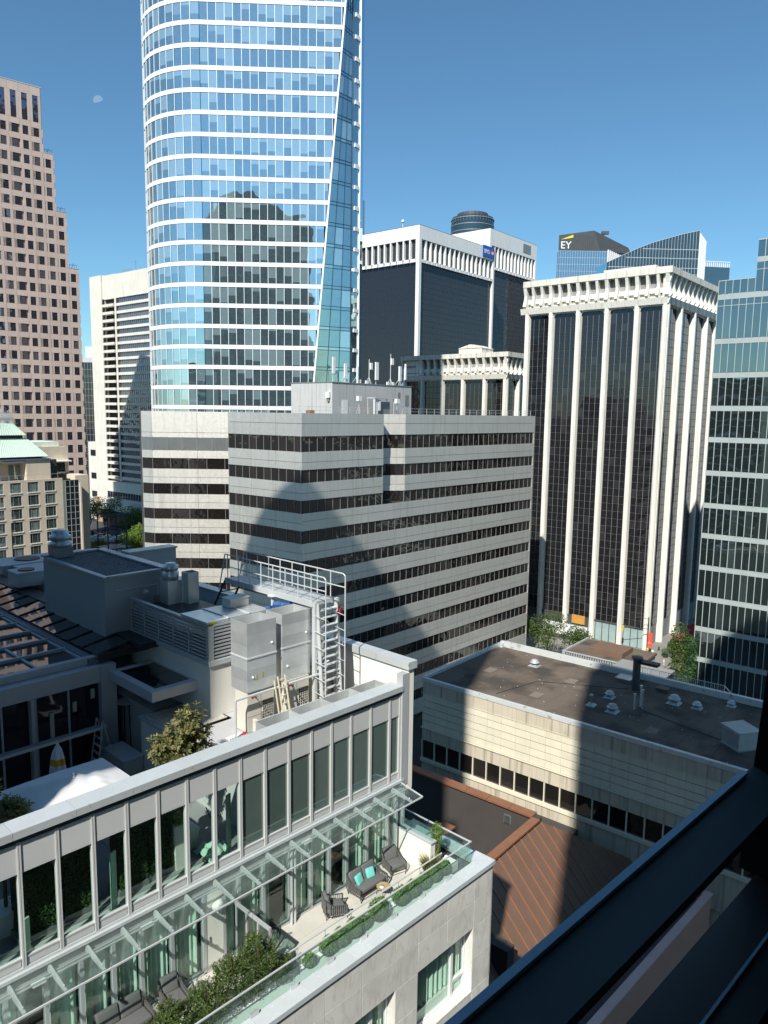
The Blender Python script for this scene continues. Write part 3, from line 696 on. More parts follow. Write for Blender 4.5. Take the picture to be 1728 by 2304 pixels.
# antennas on and beside the penthouse
def antenna(x, y, z, h, boxes, label, tri=True, cat='antenna'):
    t = thing('rooftop_antenna', label, cat, (x, y, z), 0, 'antennas on the office block roof')
    q = MB(); q.bar((0, 0, 0), (0, 0, h), .06, 6)
    if tri:
        for k in range(3): g = 2.1 * k; q.bar((.9 * math.cos(g), .9 * math.sin(g), 0), (0, 0, 1.3), .035)
    q.build('mast', galv_l, t)
    for bx_, by_, bz, dx, dz in boxes: MB().box(bx_ - dx / 2, bx_ + dx / 2, by_ - .12, by_ + .12, bz, bz + dz).build('panel_antenna', mullion_w, t); MB().bar((0, 0, bz + dz * .5), (bx_, by_, bz + dz * .5), .03).build('bracket', galv_l, t)
antenna(89.2, 84.2, 52.8, 2.6, [(0, -.2, 1.5, .55, 2.6)], 'single tall cream panel antenna at left end of penthouse roof', False)
antenna(92.0, 84.2, 52.8, 3.0, [(0, -.2, .9, .5, 2.3), (.6, 0, .1, .6, .6)], 'slim white panel antenna with a small box at its foot, second from left')
antenna(95.0, 84.2, 52.8, 2.7, [(0, -.2, .7, .28, 2.2), (.8, 0, .2, .5, .6)], 'thin white stick antenna third from left on penthouse roof')
antenna(98.2, 84.2, 52.8, 4.3, [(.3, -.2, 2.6, .5, 1.1), (-.6, 0, .1, .6, .6)], 'pole antenna with small frame near its top in mid roof')
antenna(100.0, 84.2, 52.8, 2.2, [(0, -.2, .9, .75, 3.0)], 'broad white panel antenna just right of mid roof', False)
antenna(104.0, 84.2, 52.8, 5.6, [(.2, -.2, 3.7, .65, 1.1), (-.7, 0, .1, .6, .6), (.7, 0, .1, .55, .6)], 'tallest white mast with a square box near its tip on a tripod')
antenna(105.7, 83.6, 52.8, 2.6, [(0, -.2, .9, .6, 2.6), (.8, 0, .2, .5, .5)], 'white panel antenna beside the tallest mast at right')
antenna(108.2, 84.4, 47.7, 8.4, [(.1, -.2, 6.4, .3, 2.8)], 'leaning slim white antenna at the right end beyond penthouse')
def dish(x, y, z, label, h):
    t = thing('relay_unit', label, 'antenna', (x, y, z), 0, 'white relay boxes by the penthouse')
    q = MB(); q.bar((0, 0, 0), (0, 0, h), .05); q.bar((.5, 0, 0), (0, 0, h * .7), .03); q.bar((-.5, .3, 0), (0, 0, h * .7), .03); q.build('stand', galv_l, t)
    MB().box(-.4, .4, -.25, .25, h, h + .75).build('relay_box', mullion_w, t)
dish(89.1, 78.4, 47.7, 'white relay box on a leaning strut stand near the penthouse door', 2.2)
dish(98.7, 78.4, 47.7, 'white relay box on short pole at right end of penthouse', 2.0)
t = thing('rooftop_shelter', 'low flat roofed equipment shelter with white panels in front of penthouse', 'shelter', (92.6, 78.2, 47.65))
MB().box(-.9, 4.2, -.9, .9, 2.7, 2.85).build('roof', galv_l, t); solid('post', t, galv_l, [B(x, x + .1, y, y + .1, 0, 2.7) for x in (-.8, 4.0) for y in (-.8, .7)])
solid('panel', t, mullion_w, [B(-.9, .1, -.7, -.55, .1, 2.6), B(.25, .7, -.75, -.6, .8, 2.5)]); solid('cabinet', t, mullion_g, [B(.9, 3.6, -.3, .6, 0, 2.2)])
t = thing('wall_antenna_box', 'white square box fixed to the left face of penthouse', 'antenna box', (85.42, 81.5, 50.3)); MB().box(-.35, 0, -.35, .35, 0, .9).build('box', mullion_w, t); MB().box(-.2, 0, -.2, .2, -.55, -.02).build('bracket', mullion_g, t)
t = thing('roof_crate', 'small orange wooden crate on the roof behind the railing', 'crate', (79.2, 79.5, 47.62)); MB().box(0, 1.1, 0, .7, 0, .12).build('base', mat('orange_wood', (.5, .24, .07), .7), t); solid('slat', t, mat('orange_wood', (.5, .24, .07), .7), [B(0, 1.1, y, y + .08, .13, .75) for y in (0, .31, .62)])

# ------------------------------------------------------------ bank tower
BT = thing('bank_tower', 'black glass tower with white finned top storey and blue bank sign', 'building', (218.3, 164.5, 0))
def finned(t, x0, x1, y0, y1, ztop, zc1, zw1, zw0, zl, pw=1.4, rightpil=True):
    """solid cornice, finned window storey, dark curtain wall below, white corner posts"""
    solid('core_wall', t, joint, [B(x0 + 1.4, x1 - 1.0, y0 + 1.4, y1, 0, ztop - .5)])
    solid('cornice', t, bmo_white, [B(x0, x1, y0, y0 + 1.0, zc1, ztop), B(x0, x0 + 1.0, y0 + 1.01, y1, zc1, ztop)])
    solid('roof_edge', t, mullion_d, [B(x0 + .1, x1 - .1, y0 + .1, y0 + .5, ztop + .002, ztop + .2), B(x0 + .1, x0 + .5, y0 + .51, y1, ztop + .002, ztop + .2)])
    for e in (Edge((x0, y0), (x1, y0)), Edge((x0, y1), (x0, y0))):
        a0, a1 = (pw, e.L - (pw * .6 if rightpil else .2)) if e.t.x > .5 else (0, e.L - pw)
        n = round((a1 - a0) / 3.0); ss = rng(a0, a1, (a1 - a0) / n)
        solid('loggia_glass', t, g_blue, [e.b(a0, a1, -1.3, -1.15, zw0, zc1)])
        fb = [e.b(s - .3, s + .3, -1.14, -.08, zw0 + .02, zc1 - .02) for s in ss]; pieces('fin', t, bmo_white, fb)
        solid('loggia_mullion', t, mullion_d, [e.b(a0, a1, -1.14, -1.08, zw0 + (zc1 - zw0) * f, zw0 + (zc1 - zw0) * f + .1) for f in (.33, .66)] + [e.b((a + b) / 2 - .05, (a + b) / 2 + .05, -1.14, -1.07, zw0, zc1) for a, b in zip(ss, ss[1:])], 'stuff')
        sb = [e.b(a + .28, b - .28, -1.14, .0, zw0 - 1.1, zw0 + .0) for a, b in zip(ss, ss[1:])]; pieces('sill_block', t, bmo_white, sb)
        n2 = round((a1 - a0) / 1.0)
        curtain(t, e, a0, a1, 0, zw0 - 1.1, n2, round((zw0 - 1.1) / 2.0), g_blue, mat('navy_grid', (.05, .055, .07), .4, m=.3), .07, -1.0, name='curtain_glass')
    solid('corner_post', t, bmo_white, [B(x0 + .0, x0 + pw, y0 - .02, y0 + pw, 0, zc1 - .01)] + ([B(x1 - pw * .7, x1, y0 - .02, y0 + 1.2, 0, zc1 - .01)] if rightpil else []))
finned(BT, 0, 50.6, 0, 60, 113.9, 109.3, 109.3, 102.5, 101)
blue_s = mat('sign_blue', (.02, .10, .42), .4, var=.02); red_s = mat('sign_red', (.65, .03, .04), .4, var=.02); white_s = mat('sign_white', (.85, .85, .85), .4, var=.02)
sg = thing('bank_sign', 'blue square sign with white letters and red emblem at the right', 'sign', (259.8, 164.4, 110.1))
MB().box(0, 8.2, -.25, .05, 0, 4.3).build('panel', blue_s, sg); text('lettering', 'BMO', 2.3, white_s, sg, (.7, -.26, 1.35), (R(90), 0, 0), .03, .82)
MB().lathe(0, 0, [(1.0, 0), (1.0, .04)], 20).build('roundel', red_s, sg).matrix_local = Matrix.Translation((6.75, -.26, 2.1)) @ Matrix.Rotation(R(90), 4, 'X')
solid('emblem_bar', sg, white_s, [B(6.1, 7.4, -.36, -.31, 1.55, 1.75), B(6.1, 6.35, -.36, -.31, 1.8, 2.5), B(6.62, 6.88, -.36, -.31, 1.8, 2.4), B(7.15, 7.4, -.36, -.31, 1.8, 2.5)])
sg = thing('bank_sign', 'blue square sign with red emblem cut off by the glass tower edge', 'sign', (218.2, 192.0, 109.7))
MB().box(-.25, .05, 0, 6.5, 0, 4.1).build('panel', blue_s, sg); MB().lathe(0, 0, [(1.0, 0), (1.0, .04)], 20).build('roundel', red_s, sg).matrix_local = Matrix.Translation((-.26, 1.5, 2.0)) @ Matrix.Rotation(R(-90), 4, 'Y')
solid('emblem_bar', sg, white_s, [B(-.36, -.31, .9, 2.1, 1.4, 1.65), B(-.36, -.31, .9, 1.15, 1.7, 2.4), B(-.36, -.31, 1.85, 2.1, 1.7, 2.4)])
q = thing('weather_station', 'tiny white ball on a mast on the bank tower roof', 'antenna', (219.5, 173, 113.9)); MB().bar((0, 0, 0), (0, 0, 2), .1).build('mast', mullion_w, q); MB().lathe(0, 0, [(.1, 1.9), (.6, 2.3), (.6, 2.8), (.1, 3.2)], 8).build('ball', mullion_w, q)
BT2 = thing('second_bank_tower', 'taller black glass tower with white finned top behind the bank tower', 'building', (278, 172.5, 0))
finned(BT2, 0, 40.5, 0, 50, 125.2, 118.6, 118.6, 110.2, 108)
solid('vent_grille', BT2, mullion_g, [B(28, 35, -.04, -.002, 120, 124)])
solid('roof_plant', BT2, mullion_d, [B(-.5, 30, 30, 45, 125.21, 127)])
DR = thing('round_glass_tower', 'round greenish glass tower top rising behind the bank towers', 'building', (386, 252, 0))
MB().lathe(0, 0, [(12.6, 0), (12.6, 158), (12.2, 162)], 40).build('glass_wall', g_fard, DR)
q = MB()
for k in range(7): q.lathe(0, 0, [(12.75, 160.5 - 3.6 * k), (12.75, 160.9 - 3.6 * k)], 40)
q.build('floor_ring', mullion_g, DR)
q = MB()
for k in range(40): g = 2 * math.pi * k / 40; q.bar((12.7 * math.cos(g), 12.7 * math.sin(g), 130), (12.4 * math.cos(g), 12.4 * math.sin(g), 161.5), .12)
q.build('mullion_grid', mullion_g, DR, kind='stuff')
q = MB(); q.lathe(0, 0, [(9, 162.01), (9, 164.5)], 20); q.build('roof_drum', mullion_d, DR)
FS_ = thing('far_slab_tower', 'sliver of a grey gridded tower beyond the right edge of glass tower', 'building', (259, 226, 0))
solid('wall', FS_, mullion_g, [B(-8.0, .3, 0.4, 2.5, 0, 141)]); e = Edge((-8, 0), (.4, 0)); curtain(FS_, e, 0, 8.4, 0, 140.5, 9, 42, g_far, mullion_g, .15, -.1)

# ------------------------------------------------------------ two white concrete ribbed buildings
mullion_p = mat('pale_glazing_bar', (.22, .225, .225), .6)
def ribbed(t, L, nb, SX, nsd, zt, zf, ground, pan_h=1.6, cols=4, sign=False, xlim=None):
    """front along local +y facing -x, side along +x facing -y; zt roof, pilasters, arched bays, loggia storey"""
    zc = zt - 6.2                                  # springing of the attic
    solid('core_wall', t, joint, [B(1.9, SX - .5, 1.9, L - .5, 0, zt - 1.0)])
    solid('roof_slab', t, dirty_c, [B(1.2, SX, 1.2, L, zt - .99, zt - .6)])
    for ei, (e, nbay) in enumerate(((Edge((0, L), (0, 0)), nb), (Edge((0, 0), (SX, 0)), nsd))):
        bw = e.L / nbay; pil, span, led, br, gl, mu, post, blk, lg = [], [], [], [], [], [], [], [], []
        q = MB(); qa = MB(); qf = MB()
        for i in range(nbay + 1):
            s = i * bw; h = .62
            s = min(max(s, .55 if ei == 0 or i else .85), e.L - .85) if ei else min(max(s, .55), e.L - .55)
            # pilaster: a tapered V on plan
            P = [e.pt(s - h, -1.1, ground), e.pt(s - h * .8, -.25, ground), e.pt(s - .28, .10, ground), e.pt(s + .28, .10, ground), e.pt(s + h * .8, -.25, ground), e.pt(s + h, -1.1, ground)]
            q2 = MB(); q2.extr(P, (0, 0, zc - .75 - ground)); q2.build('pilaster', white_c, t)
        cw_ = (bw - 1.24) / cols
        for i in range(nbay):
            a, b = i * bw + .64, (i + 1) * bw - .64
            zs = [ground + 4.2 + pan_h * k for k in range(int((zc - .8 - ground - 4.2) / pan_h) + 1)]; zs[-1] = zc - .7
            ss = rng(a, b, (b - a) / cols)
            gl += grid_panes(e, ss, zs, .10, -1.02, -.95)
            mu.append(e.b(a, b, -1.2, -1.03, ground, zc - .7))
            # arched head with rounded corners
            rr = .75; pts = [e.pt(a - .02, -.9, zc - 1.75)]
            for k in range(6): g = math.pi / 2 * k / 5; pts.append(e.pt(a - .02 + rr - rr * math.cos(g), -.9, zc - 1.75 + rr * math.sin(g)))
            for k in range(6): g = math.pi / 2 * k / 5; pts.append(e.pt(b + .02 - rr + rr * math.sin(g), -.9, zc - 1.75 + rr * math.cos(g)))
            top = [e.pt(b + .02, -.9, zc - .6), e.pt(a - .02, -.9, zc - .6)]
            n = e.n; qa2 = MB()
            m_ = len(pts)
            for k in range(m_ - 1):
                p, r_ = pts[k], pts[k + 1]
                qa2.hexa((p, r_, (r_[0] + n.x * .35, r_[1] + n.y * .35, r_[2]), (p[0] + n.x * .35, p[1] + n.y * .35, p[2]), (p[0], p[1], zc - .6), (r_[0], r_[1], zc - .6), (r_[0] + n.x * .35, r_[1] + n.y * .35, zc - .6), (p[0] + n.x * .35, p[1] + n.y * .35, zc - .6)))
            qa2.build('arched_head', white_c, t)
            if sign and ei == 0 and i == 0: continue
            # loggia openings, three to a bay
            for k in range(3):
                s0, s1 = i * bw + bw * k / 3 + .28, i * bw + bw * (k + 1) / 3 - .28
                lg.append(e.b(s0, s1, -.95, -.85, zc + 2.4, zt - 1.3)); blk.append(e.b(s0, s1, -.85, -.45, zc + 1.5, zc + 2.39))
        for i in range(nbay * 3 + 1):
            s = min(max(i * bw / 3, .2), e.L - .2); hw = .28 if i % 3 else .36
            if sign and ei == 0 and i in (1, 2): continue
            pts = [(-.84, zc + .5), (.38, zc + .55), (.72, zc + .95), (.52, zc + 1.5), (.14, zc + 2.6), (.16, zc + 3.2), (.66, zt - 1.25), (-.84, zt - 1.25)]
            P = [e.pt(s - hw, d_, z) for d_, z in pts]; v = e.t * (2 * hw); q2 = MB(); q2.extr(P, (v.x, v.y, 0)); q2.build('bracket', white_c, t)
        # ledge and eaves beam
        P = [e.pt(-.9 if ei == 0 else 0, d_, z) for d_, z in ((-.84, zc - .72), (.02, zc - .72), (.40, zc + .52), (-.84, zc + .52))]
        v = e.t * (e.L + (.9 if ei == 0 else 0)); q.extr(P, (v.x, v.y, 0)); q.build('ledge', white_c, t)
        qb = MB(); qb.bx(e.b(-.2 if ei == 0 else .74, e.L + (.72 if ei == 0 else .2), -.85, .72, zt - 1.24, zt)); qb.build('eaves_beam', dirty_c, t)
        pieces('window_pane', t, g_black, gl, 300 if ei == 0 else 60, 'far_window_panes'); solid('glazing_grid', t, mullion_p, mu, 'stuff')
        pieces('loggia_screen', t, mat('loggia_grey', (.30, .30, .295), .8, rnd=.5), lg); pieces('parapet_block', t, white_c, blk)
        solid('loggia_back', t, dirty_c, [e.b(.1, e.L - .1, -1.2, -.96, zc + .5, zt - 1.25)])
        if sign and ei == 0:
            solid('sign_panel', t, white_c, [e.b(.5, bw - .4, -.8, -.1, zc + .6, zt - 1.3)])
RT = thing('ribbed_tower', 'tall white ribbed concrete tower with five dark glass bays facing the sun', 'building', (149.6, 52.2, 0))
ribbed(RT, 31.2, 5, 34.2, 4, 76.8, 0, .15)
solid('lobby_glass', RT, glass('lobby_glass', (.30, .42, .42), (.48, .58, .57), .6, (.8, .95, .95), .12), [B(.85, 1.0, .7, 30.5, .2, 4.3)])
solid('lobby_band', RT, mullion_d, [B(.6, .84, .7, 30.5, 4.31, 4.6), B(.7, .82, 12.4, 30.4, 2.6, 4.3)] + [B(.72, .84, y - .06, y + .06, .2, 4.3) for y in rng(.8, 30.4, 1.55)])
solid('construction_hoarding', RT, mullion_w, [B(-.6, -.4, 12.9, 24, .15, 2.6)]); solid('orange_panel', RT, mat('orange_panel', (.55, .28, .06), .7), [B(.45, .59, 14, 17.0, 2.9, 4.8)])
solid('roof_box', RT, dirty_c, [B(6, 16, 5, 16, 76.0, 78.6)]); 
PV = thing('ribbed_pavilion', 'lower white ribbed building half in shadow beside the ribbed tower', 'building', (173.8, 101.6, 0))
ribbed(PV, 34.6, 5, 14, 2, 64.4, 0, .15, sign=True)
solid('roof_hut', PV, dirty_c, [B(5, 11, 11, 18.5, 63.6, 66.3)]); q = MB(); q.hexa(((4.8, 10.8, 66.31), (11.2, 10.8, 66.31), (11.2, 18.7, 66.31), (4.8, 18.7, 66.31), (4.8, 14.0, 67.3), (11.2, 14, 67.3), (11.2, 15, 67.3), (4.8, 15, 67.3))); q.build('hut_roof', dirty_c, PV)
sg = thing('wall_sign', 'small dark lettering on the shaded end bay of ribbed pavilion', 'sign', (173.9 - .02, 135.6, 61.0)); text('lettering', 'wework', 1.35, dark_m, sg, (.0, 0, 0), (R(90), 0, R(-90)), .03, .92); MB().bar((0, .2, -1.5), (0, -5.4, -1.5), .07).build('rule', dark_m, sg)

# ------------------------------------------------------------ far blue towers
EYT = thing('consultancy_tower', 'blue glass tower with dark penthouse and white EY letters', 'building', (398.3, 202.3, 0), math.atan2(180.9 - 202.3, 416.0 - 398.3))
Lx = 27.8
e = Edge((0, 0), (Lx, 0)); solid('core_wall', EYT, joint, [B(.3, 27.6, .4, 3, 0, 140)])
curtain(EYT, e, 0, Lx, 0, 140.2, 20, 38, g_far, alu, .13, 0)
e2 = Edge((Lx + .02, 0), (Lx + 14, 8)); solid('side_glass', EYT, g_fard, [e2.b(0, 16, -.3, 0, 0, 140)]); solid('side_fin', EYT, mullion_w, [e2.b(a, a + .5, .01, .8, 0, 141 - a * .2) for a in rng(0, 15.5, 1.5)], 'stuff')
q = MB(); q.hexa(((0.2, .2, 140.4), (Lx - 4, .2, 140.4), (44, 8, 140.4), (4, 8, 140.4), (.2, .2, 148.6), (Lx - 8, .2, 151.4), (42, 8, 144), (6, 8, 148.6))); q.build('penthouse', mat('slate_panel', (.075, .08, .085), .5, m=.2), EYT)
solid('penthouse_seam', EYT, dark_m, [B(x, x + .12, .08, .19, 140.5, 149) for x in rng(8, 20, 1.2)], 'stuff'); text('letters', 'EY', 5.6, white_s, EYT, (1.2, .1, 141.4), (R(90), 0, 0), .08, 1.0)
q = MB(); q.extr([(1.3, .05, 146.2), (8.2, .05, 148.9), (8.2, .05, 147.4)], (0, .08, 0)); q.build('beam_emblem', mat('beam_yellow', (.85, .62, .05), .5), EYT)
q = MB(); q.box(26, 30, 6, 8, 151, 152.6); q.bar((22, 7, 146), (28, 7, 151.2), .3); q.build('cleaning_crane', mullion_d, EYT)
SL = thing('slanted_glass_tower', 'dark glass tower whose curved roofline climbs to the right', 'building', (355, 154.7, 0), math.atan2(121.2 - 152.2, 385.4 - 357.5))
e = Edge((0, 0), (45, 0)); q = MB(); top = [(0, 121.5), (6, 124.2), (14, 128.0), (22, 131.2), (30, 133.6), (37, 135.6), (45, 137.4)]
P = [(0, 0, 0)] + [(45, 0, 0)] + [(x, 0, z) for x, z in reversed(top)]; q.extr(P, (0, 14, 0)); q.build('glass_wall', g_fard, SL)
q = MB()
for k in range(31):
    x = 1.5 * k; zt = next((z0 + (z1 - z0) * (x - x0) / (x1 - x0) for (x0, z0), (x1, z1) in zip(top, top[1:]) if x <= x1), 137); q.box(x - .06, x + .06, -.25, -.01, 60, zt - .1)
q.build('fin', alu, SL, kind='stuff')
q = MB()
for (x0, z0), (x1, z1) in zip(top, top[1:]): q.bar((x0, -.1, z0), (x1, -.1, z1), .13)
for z in (116.5, 119.5, 124, 128.2): q.box(max(0, (z - 119) * 1.9), 45, -.12, -.02, z, z + .25)
q.build('roof_edge', alu, SL)
e2 = Edge((45.02, 0), (51, 6)); solid('side_glass', SL, g_fard, [e2.b(0, 8, -.3, 0, 0, 134.5)]); pieces('white_fin', SL, mullion_w, [e2.b(a, a + .45, .01, .7, 60, 136 - a * .3) for a in rng(0, 7.5, 1.25)])
e3 = Edge((52, 8), (68, 10)); solid('low_block', SL, g_teal, [e3.b(-2, 14, -10, 0, 0, 122.3)]); solid('crown_fin', SL, mullion_w, [e3.b(a, a + .3, -.5, .1, 122.31, 124.6 - a * .03) for a in rng(-1.8, 13.6, 1.1)] + [e3.b(-2, 14, -.4, .12, 124.7, 125.0)], 'stuff')

# ------------------------------------------------------------ teal curtain wall block at the right edge
RG = thing('teal_glass_block', 'teal curtain wall block with white floor bands at the right edge', 'building', (132, 38.0, 0), R(180))
e = Edge((0, 0), (0, 34)); e = Edge((0, 0.0), (0, 34.0))
RG.rotation_euler = (0, 0, 0)
e = Edge((0, 0), (0, -34))
bz = [68.0, 60.9, 55.4, 50.0, 44.8, 39.2, 33.7, 28.5, 23.0, 17.6, 12.2, 6.8]
solid('core_wall', RG, joint, [B(.35, 26, -33, -.3, 0, 68.0), B(.36, 26, -33, -6.4, 68.01, 75)])
gl, ba, mu = [], [], []
ss = [0.06] + [1.12 * i for i in range(1, 30)]
for i, z in enumerate(bz):
    z0 = bz[i + 1] if i + 1 < len(bz) else 0
    gl += grid_panes(e, ss, [z0 + .02, z - .88], .06, -.12, 0); ba.append(e.b(0, 33.8, -.3, .05, z - .86, z)); mu += [e.b(s - .05, s + .05, .001, .12, z0, z - .88) for s in ss]
gl += grid_panes(e, [s for s in ss if s < 5.7], [68.05, 70.1], .06, -.12, 0); gl += grid_panes(e, [s for s in ss if s > 5.6], [68.05, 72.5], .06, -.12, 0); gl += grid_panes(e, [s for s in ss if s > 5.6], [73.4, 75.9], .06, -.12, 0)
mu += [e.b(s - .05, s + .05, .001, .12, 68.04, 70.1 if s < 5.65 else 75.9) for s in ss]; ba += [e.b(5.6, 33.8, -.3, .05, 72.55, 73.38), e.b(5.6, 33.8, -.3, .06, 75.92, 76.1), e.b(0, 5.59, -.3, .06, 70.12, 70.25)]
mu += [e.b(0, 33.8, .002, .10, 66.1, 66.2), e.b(5.6, 33.8, .002, .1, 71.4, 71.5)]
pieces('window_pane', RG, g_teal, gl, 300, 'far_window_panes'); pieces('floor_band', RG, mat('pale_band', (.36, .41, .40), .5), ba); solid('mullion_grid', RG, mat('pale_mullion', (.38, .43, .41), .5), mu, 'stuff')
e = Edge((26, .0), (0.0, 0)); e2 = Edge((26, -.001), (.0, -.001))
solid('side_glass', RG, g_teal, [B(.02, 26, -.29, -.02, 0, 68)]); solid('side_band', RG, mullion_g, [B(.0, 26, -.30, .04, z - .86, z) for z in bz])
# ------------------------------------------------------------ flat brown roofed cream building
FB = thing('flat_roof_building', 'cream panelled building with flat brown roof crossed by tower shadows', 'building', (66.9, 48.8, 0))
L_ = 46.0; DX = 17.2
solid('core_wall', FB, bcon2, [B(.25, DX, -L_, -.25, 0, 17.45)])
solid('roof_deck', FB, joint, [B(.3, DX - .1, -L_, -.3, 17.46, 17.70)])
pieces('roof_sheet', FB, roof_br, [B(.31 + 4.2 * i, min(4.49 + 4.2 * i, DX - .42), -.32 - 1.55 * (k + 1), -.335 - 1.55 * k, 17.701, 17.745 + .006 * ((k + i) % 2)) for k in range(29) for i in range(4)])
e = Edge((0, 0), (0, -L_)); en = Edge((DX, 0), (0, 0))
pp, fs_, wp, fr = [], [], [], []
ys = [1.74 * i + .12 for i in range(27)]
for i in range(5):
    off = 0 if i % 2 else .0
    for a, b in zip(ys, ys[1:]): pp.append(e.b(a + .012, b - .012, -.24, .02 + .03 * (i % 2), 12.12 + .81 * i + .04, 12.12 + .81 * (i + 1) - .04))
for a, b in zip(ys, ys[1:]):
    fs_.append(e.b(a + .01, b - .01, -.24, .05, 16.2, 17.55)); fs_.append(e.b(a + .01, b - .01, -.24, .03, 10.55, 12.0))
    wp.append(e.b(a + .06, b - .06, -.24, -.12, 8.35, 10.52)); fr.append(e.b(a - .06, a + .06, -.24, .02, 8.35, 10.52)); fs_.append(e.b(a + .01, b - .01, -.24, .0, 4.2, 7.9))
pieces('cream_panel', FB, bcon, pp); pieces('concrete_fascia', FB, bcon2, fs_); pieces('window_pane', FB, g_bronze, wp); pieces('window_post', FB, bcon, fr)
solid('ledge', FB, bcon, [e.b(0, L_, -.24, .18, 12.02, 12.10), e.b(0, L_, -.24, .16, 7.95, 8.33), e.b(0, L_, -.24, .10, 16.17, 16.195)])
solid('end_wall', FB, bcon2, [B(0.26, DX, -.24, 0, 0, 17.5)])
solid('parapet', FB, mat('pale_flashing', (.66, .68, .66), .45, m=.2, var=.08, c2=(.35, .36, .36), c2s=1.5, c2t=(.6, .7)), [B(-.12, .30, -L_, .1, 17.56, 18.0), B(.31, DX, -.3, .12, 17.56, 18.1), B(DX - .4, DX + .1, -33, -.31, 17.4, 18.45), B(DX - .9, DX - .41, -.9, -.31, 17.4, 18.3)])
q = MB()
for k in range(11): q.bar((DX + .3, -18 - 1.0 * k, 17.4), (DX + .3, -18 - 1.0 * k, 19.0), .03)
for k in range(50): q.bar((DX + .3, -18 - .2 * k, 17.8), (DX + .3, -18 - .2 * k, 18.95), .014)
q.bar((DX + .3, -18, 19), (DX + .3, -28, 19), .035); q.bar((DX + .3, -18, 17.8), (DX + .3, -28, 17.8), .03); q.bar((DX + .3, -28, 19), (DX - .5, -29.2, 18.4), .05); q.build('roof_railing', galv_l, FB)
def vent(x, y, sc, label, kind=0):
    sc *= .88
    t = thing('roof_vent', label, 'roof vent', (x, y, 17.75), 0, 'vents on the flat brown roof')
    MB().add([(-.75 * sc, -.75 * sc, 0), (.75 * sc, -.75 * sc, 0), (.75 * sc, .75 * sc, 0), (-.75 * sc, .75 * sc, 0), (-.42 * sc, -.42 * sc, .28 * sc), (.42 * sc, -.42 * sc, .28 * sc), (.42 * sc, .42 * sc, .28 * sc), (-.42 * sc, .42 * sc, .28 * sc)], ((0, 1, 5, 4), (1, 2, 6, 5), (2, 3, 7, 6), (3, 0, 4, 7), (4, 5, 6, 7), (3, 2, 1, 0))).build('curb', galv_v, t)
    if kind == 1: MB().lathe(0, 0, [(.13 * sc, .28 * sc), (.13 * sc, 1.5 * sc), (.3 * sc, 1.55 * sc), (.3 * sc, 1.75 * sc), (.05, 1.85 * sc)], 10).build('pipe', galv_v, t, True)
    else:
        MB().lathe(0, 0, [(.40 * sc, .281 * sc), (.40 * sc, .5 * sc)], 12).build('throat', mullion_g, t)
        MB().lathe(0, 0, [(.40 * sc, .47 * sc), (.68 * sc, .46 * sc), (.72 * sc, .56 * sc), (.60 * sc, .68 * sc), (.50 * sc, .71 * sc), (.49 * sc, .90 * sc), (.36 * sc, .99 * sc), (.05, 1.02 * sc)], 18).build('cowl', galv_v, t, True)
vent(79.7, 41.3, .95, 'bright mushroom vent standing alone in the sunlit part of flat roof')
vent(75.9, 30.2, .85, 'mushroom vent just left of the tall stack pipes, rear of the pair')
vent(72.3, 28.4, .95, 'domed mushroom vent in front of the stack pipes, nearest the roof edge')
vent(72.5, 30.8, .75, 'slim capped pipe vent at the left end of vent group', 1)
vent(78.9, 24.3, 1.05, 'large mushroom vent to the right of the tall stack')
vent(79.1, 22.0, .8, 'smaller mushroom vent right of the large one')
vent(82.1, 19.4, .7, 'small mushroom vent by the far parapet at right')
t = thing('flue_stack', 'tall dark flue stack with flat cap and three thin pipes on the flat roof', 'chimney', (80.0, 28.9, 17.75))
MB().lathe(0, 0, [(.42, 0), (.42, 3.6), (.62, 3.62), (.62, 3.8), (.1, 3.85)], 12).build('flue', mat('dark_flue', (.10, .105, .11), .5, m=.5, streak=.5), t)
for dx, dy, h in ((-5.6, -2.0, 1.5), (-5.0, -2.6, 1.9), (-4.4, -2.2, 2.1)): MB().lathe(dx, dy, [(.09, 0), (.09, h), (.15, h + .02), (.15, h + .2), (.03, h + .22)], 8).build('pipe', galv, t)
solid('bracket', t, dark_m, [B(-.5, .5, -2.4, -.44, 3.2, 3.5)])
t = thing('hvac_unit', 'grey box air handling unit with louvred front beside the window frame', 'air conditioner', (72.0, 17.6, 17.75), R(-35))
MB().box(-.1, 2.3, -2.3, .1, 0, .12).build('skid', mullion_g, t); MB().box(0, 2.2, -2.2, 0, .121, 1.75).build('casing', galv, t); MB().hexa(((-.15, -2.35, 1.751), (2.35, -2.35, 1.751), (2.35, .15, 1.751), (-.15, .15, 1.751), (-.15, -2.35, 1.86), (2.35, -2.35, 1.86), (2.35, .15, 1.92), (-.15, .15, 1.92))).build('lid', mat('pale_lid', (.42, .45, .45), .5, m=.3), t)
pieces('louvre_slat', t, mullion_g, [B(-.06, -.005, -2.1, -.1, .25 + .14 * k, .32 + .14 * k) for k in range(10)])
t = thing('roof_hatch', 'flat metal roof hatch near the railing on the brown roof', 'hatch', (82.4, 31.0, 17.75)); MB().box(-.9, .9, -.8, .8, 0, .3).build('curb', mullion_g, t); MB().box(-1.0, 1.0, -.9, .9, .301, .38).build('lid', galv, t)
t = thing('roof_box', 'small dark low box on the brown roof by the parapet', 'roof box', (81.6, 26.4, 17.75)); MB().box(-.5, .5, -.6, .6, 0, .35).build('curb', roof_br, t); MB().box(-.58, .58, -.68, .68, .351, .42).build('lid', dark_m, t)
rr = random.Random(3); q = MB()
for k in range(60):
    x, y, s = rr.uniform(67.6, 83), rr.uniform(14, 47), rr.uniform(.02, .055); q.box(x, x + s * 1.6, y, y + s, 17.752, 17.79)
q.build('roof_litter', render_w, kind='stuff')

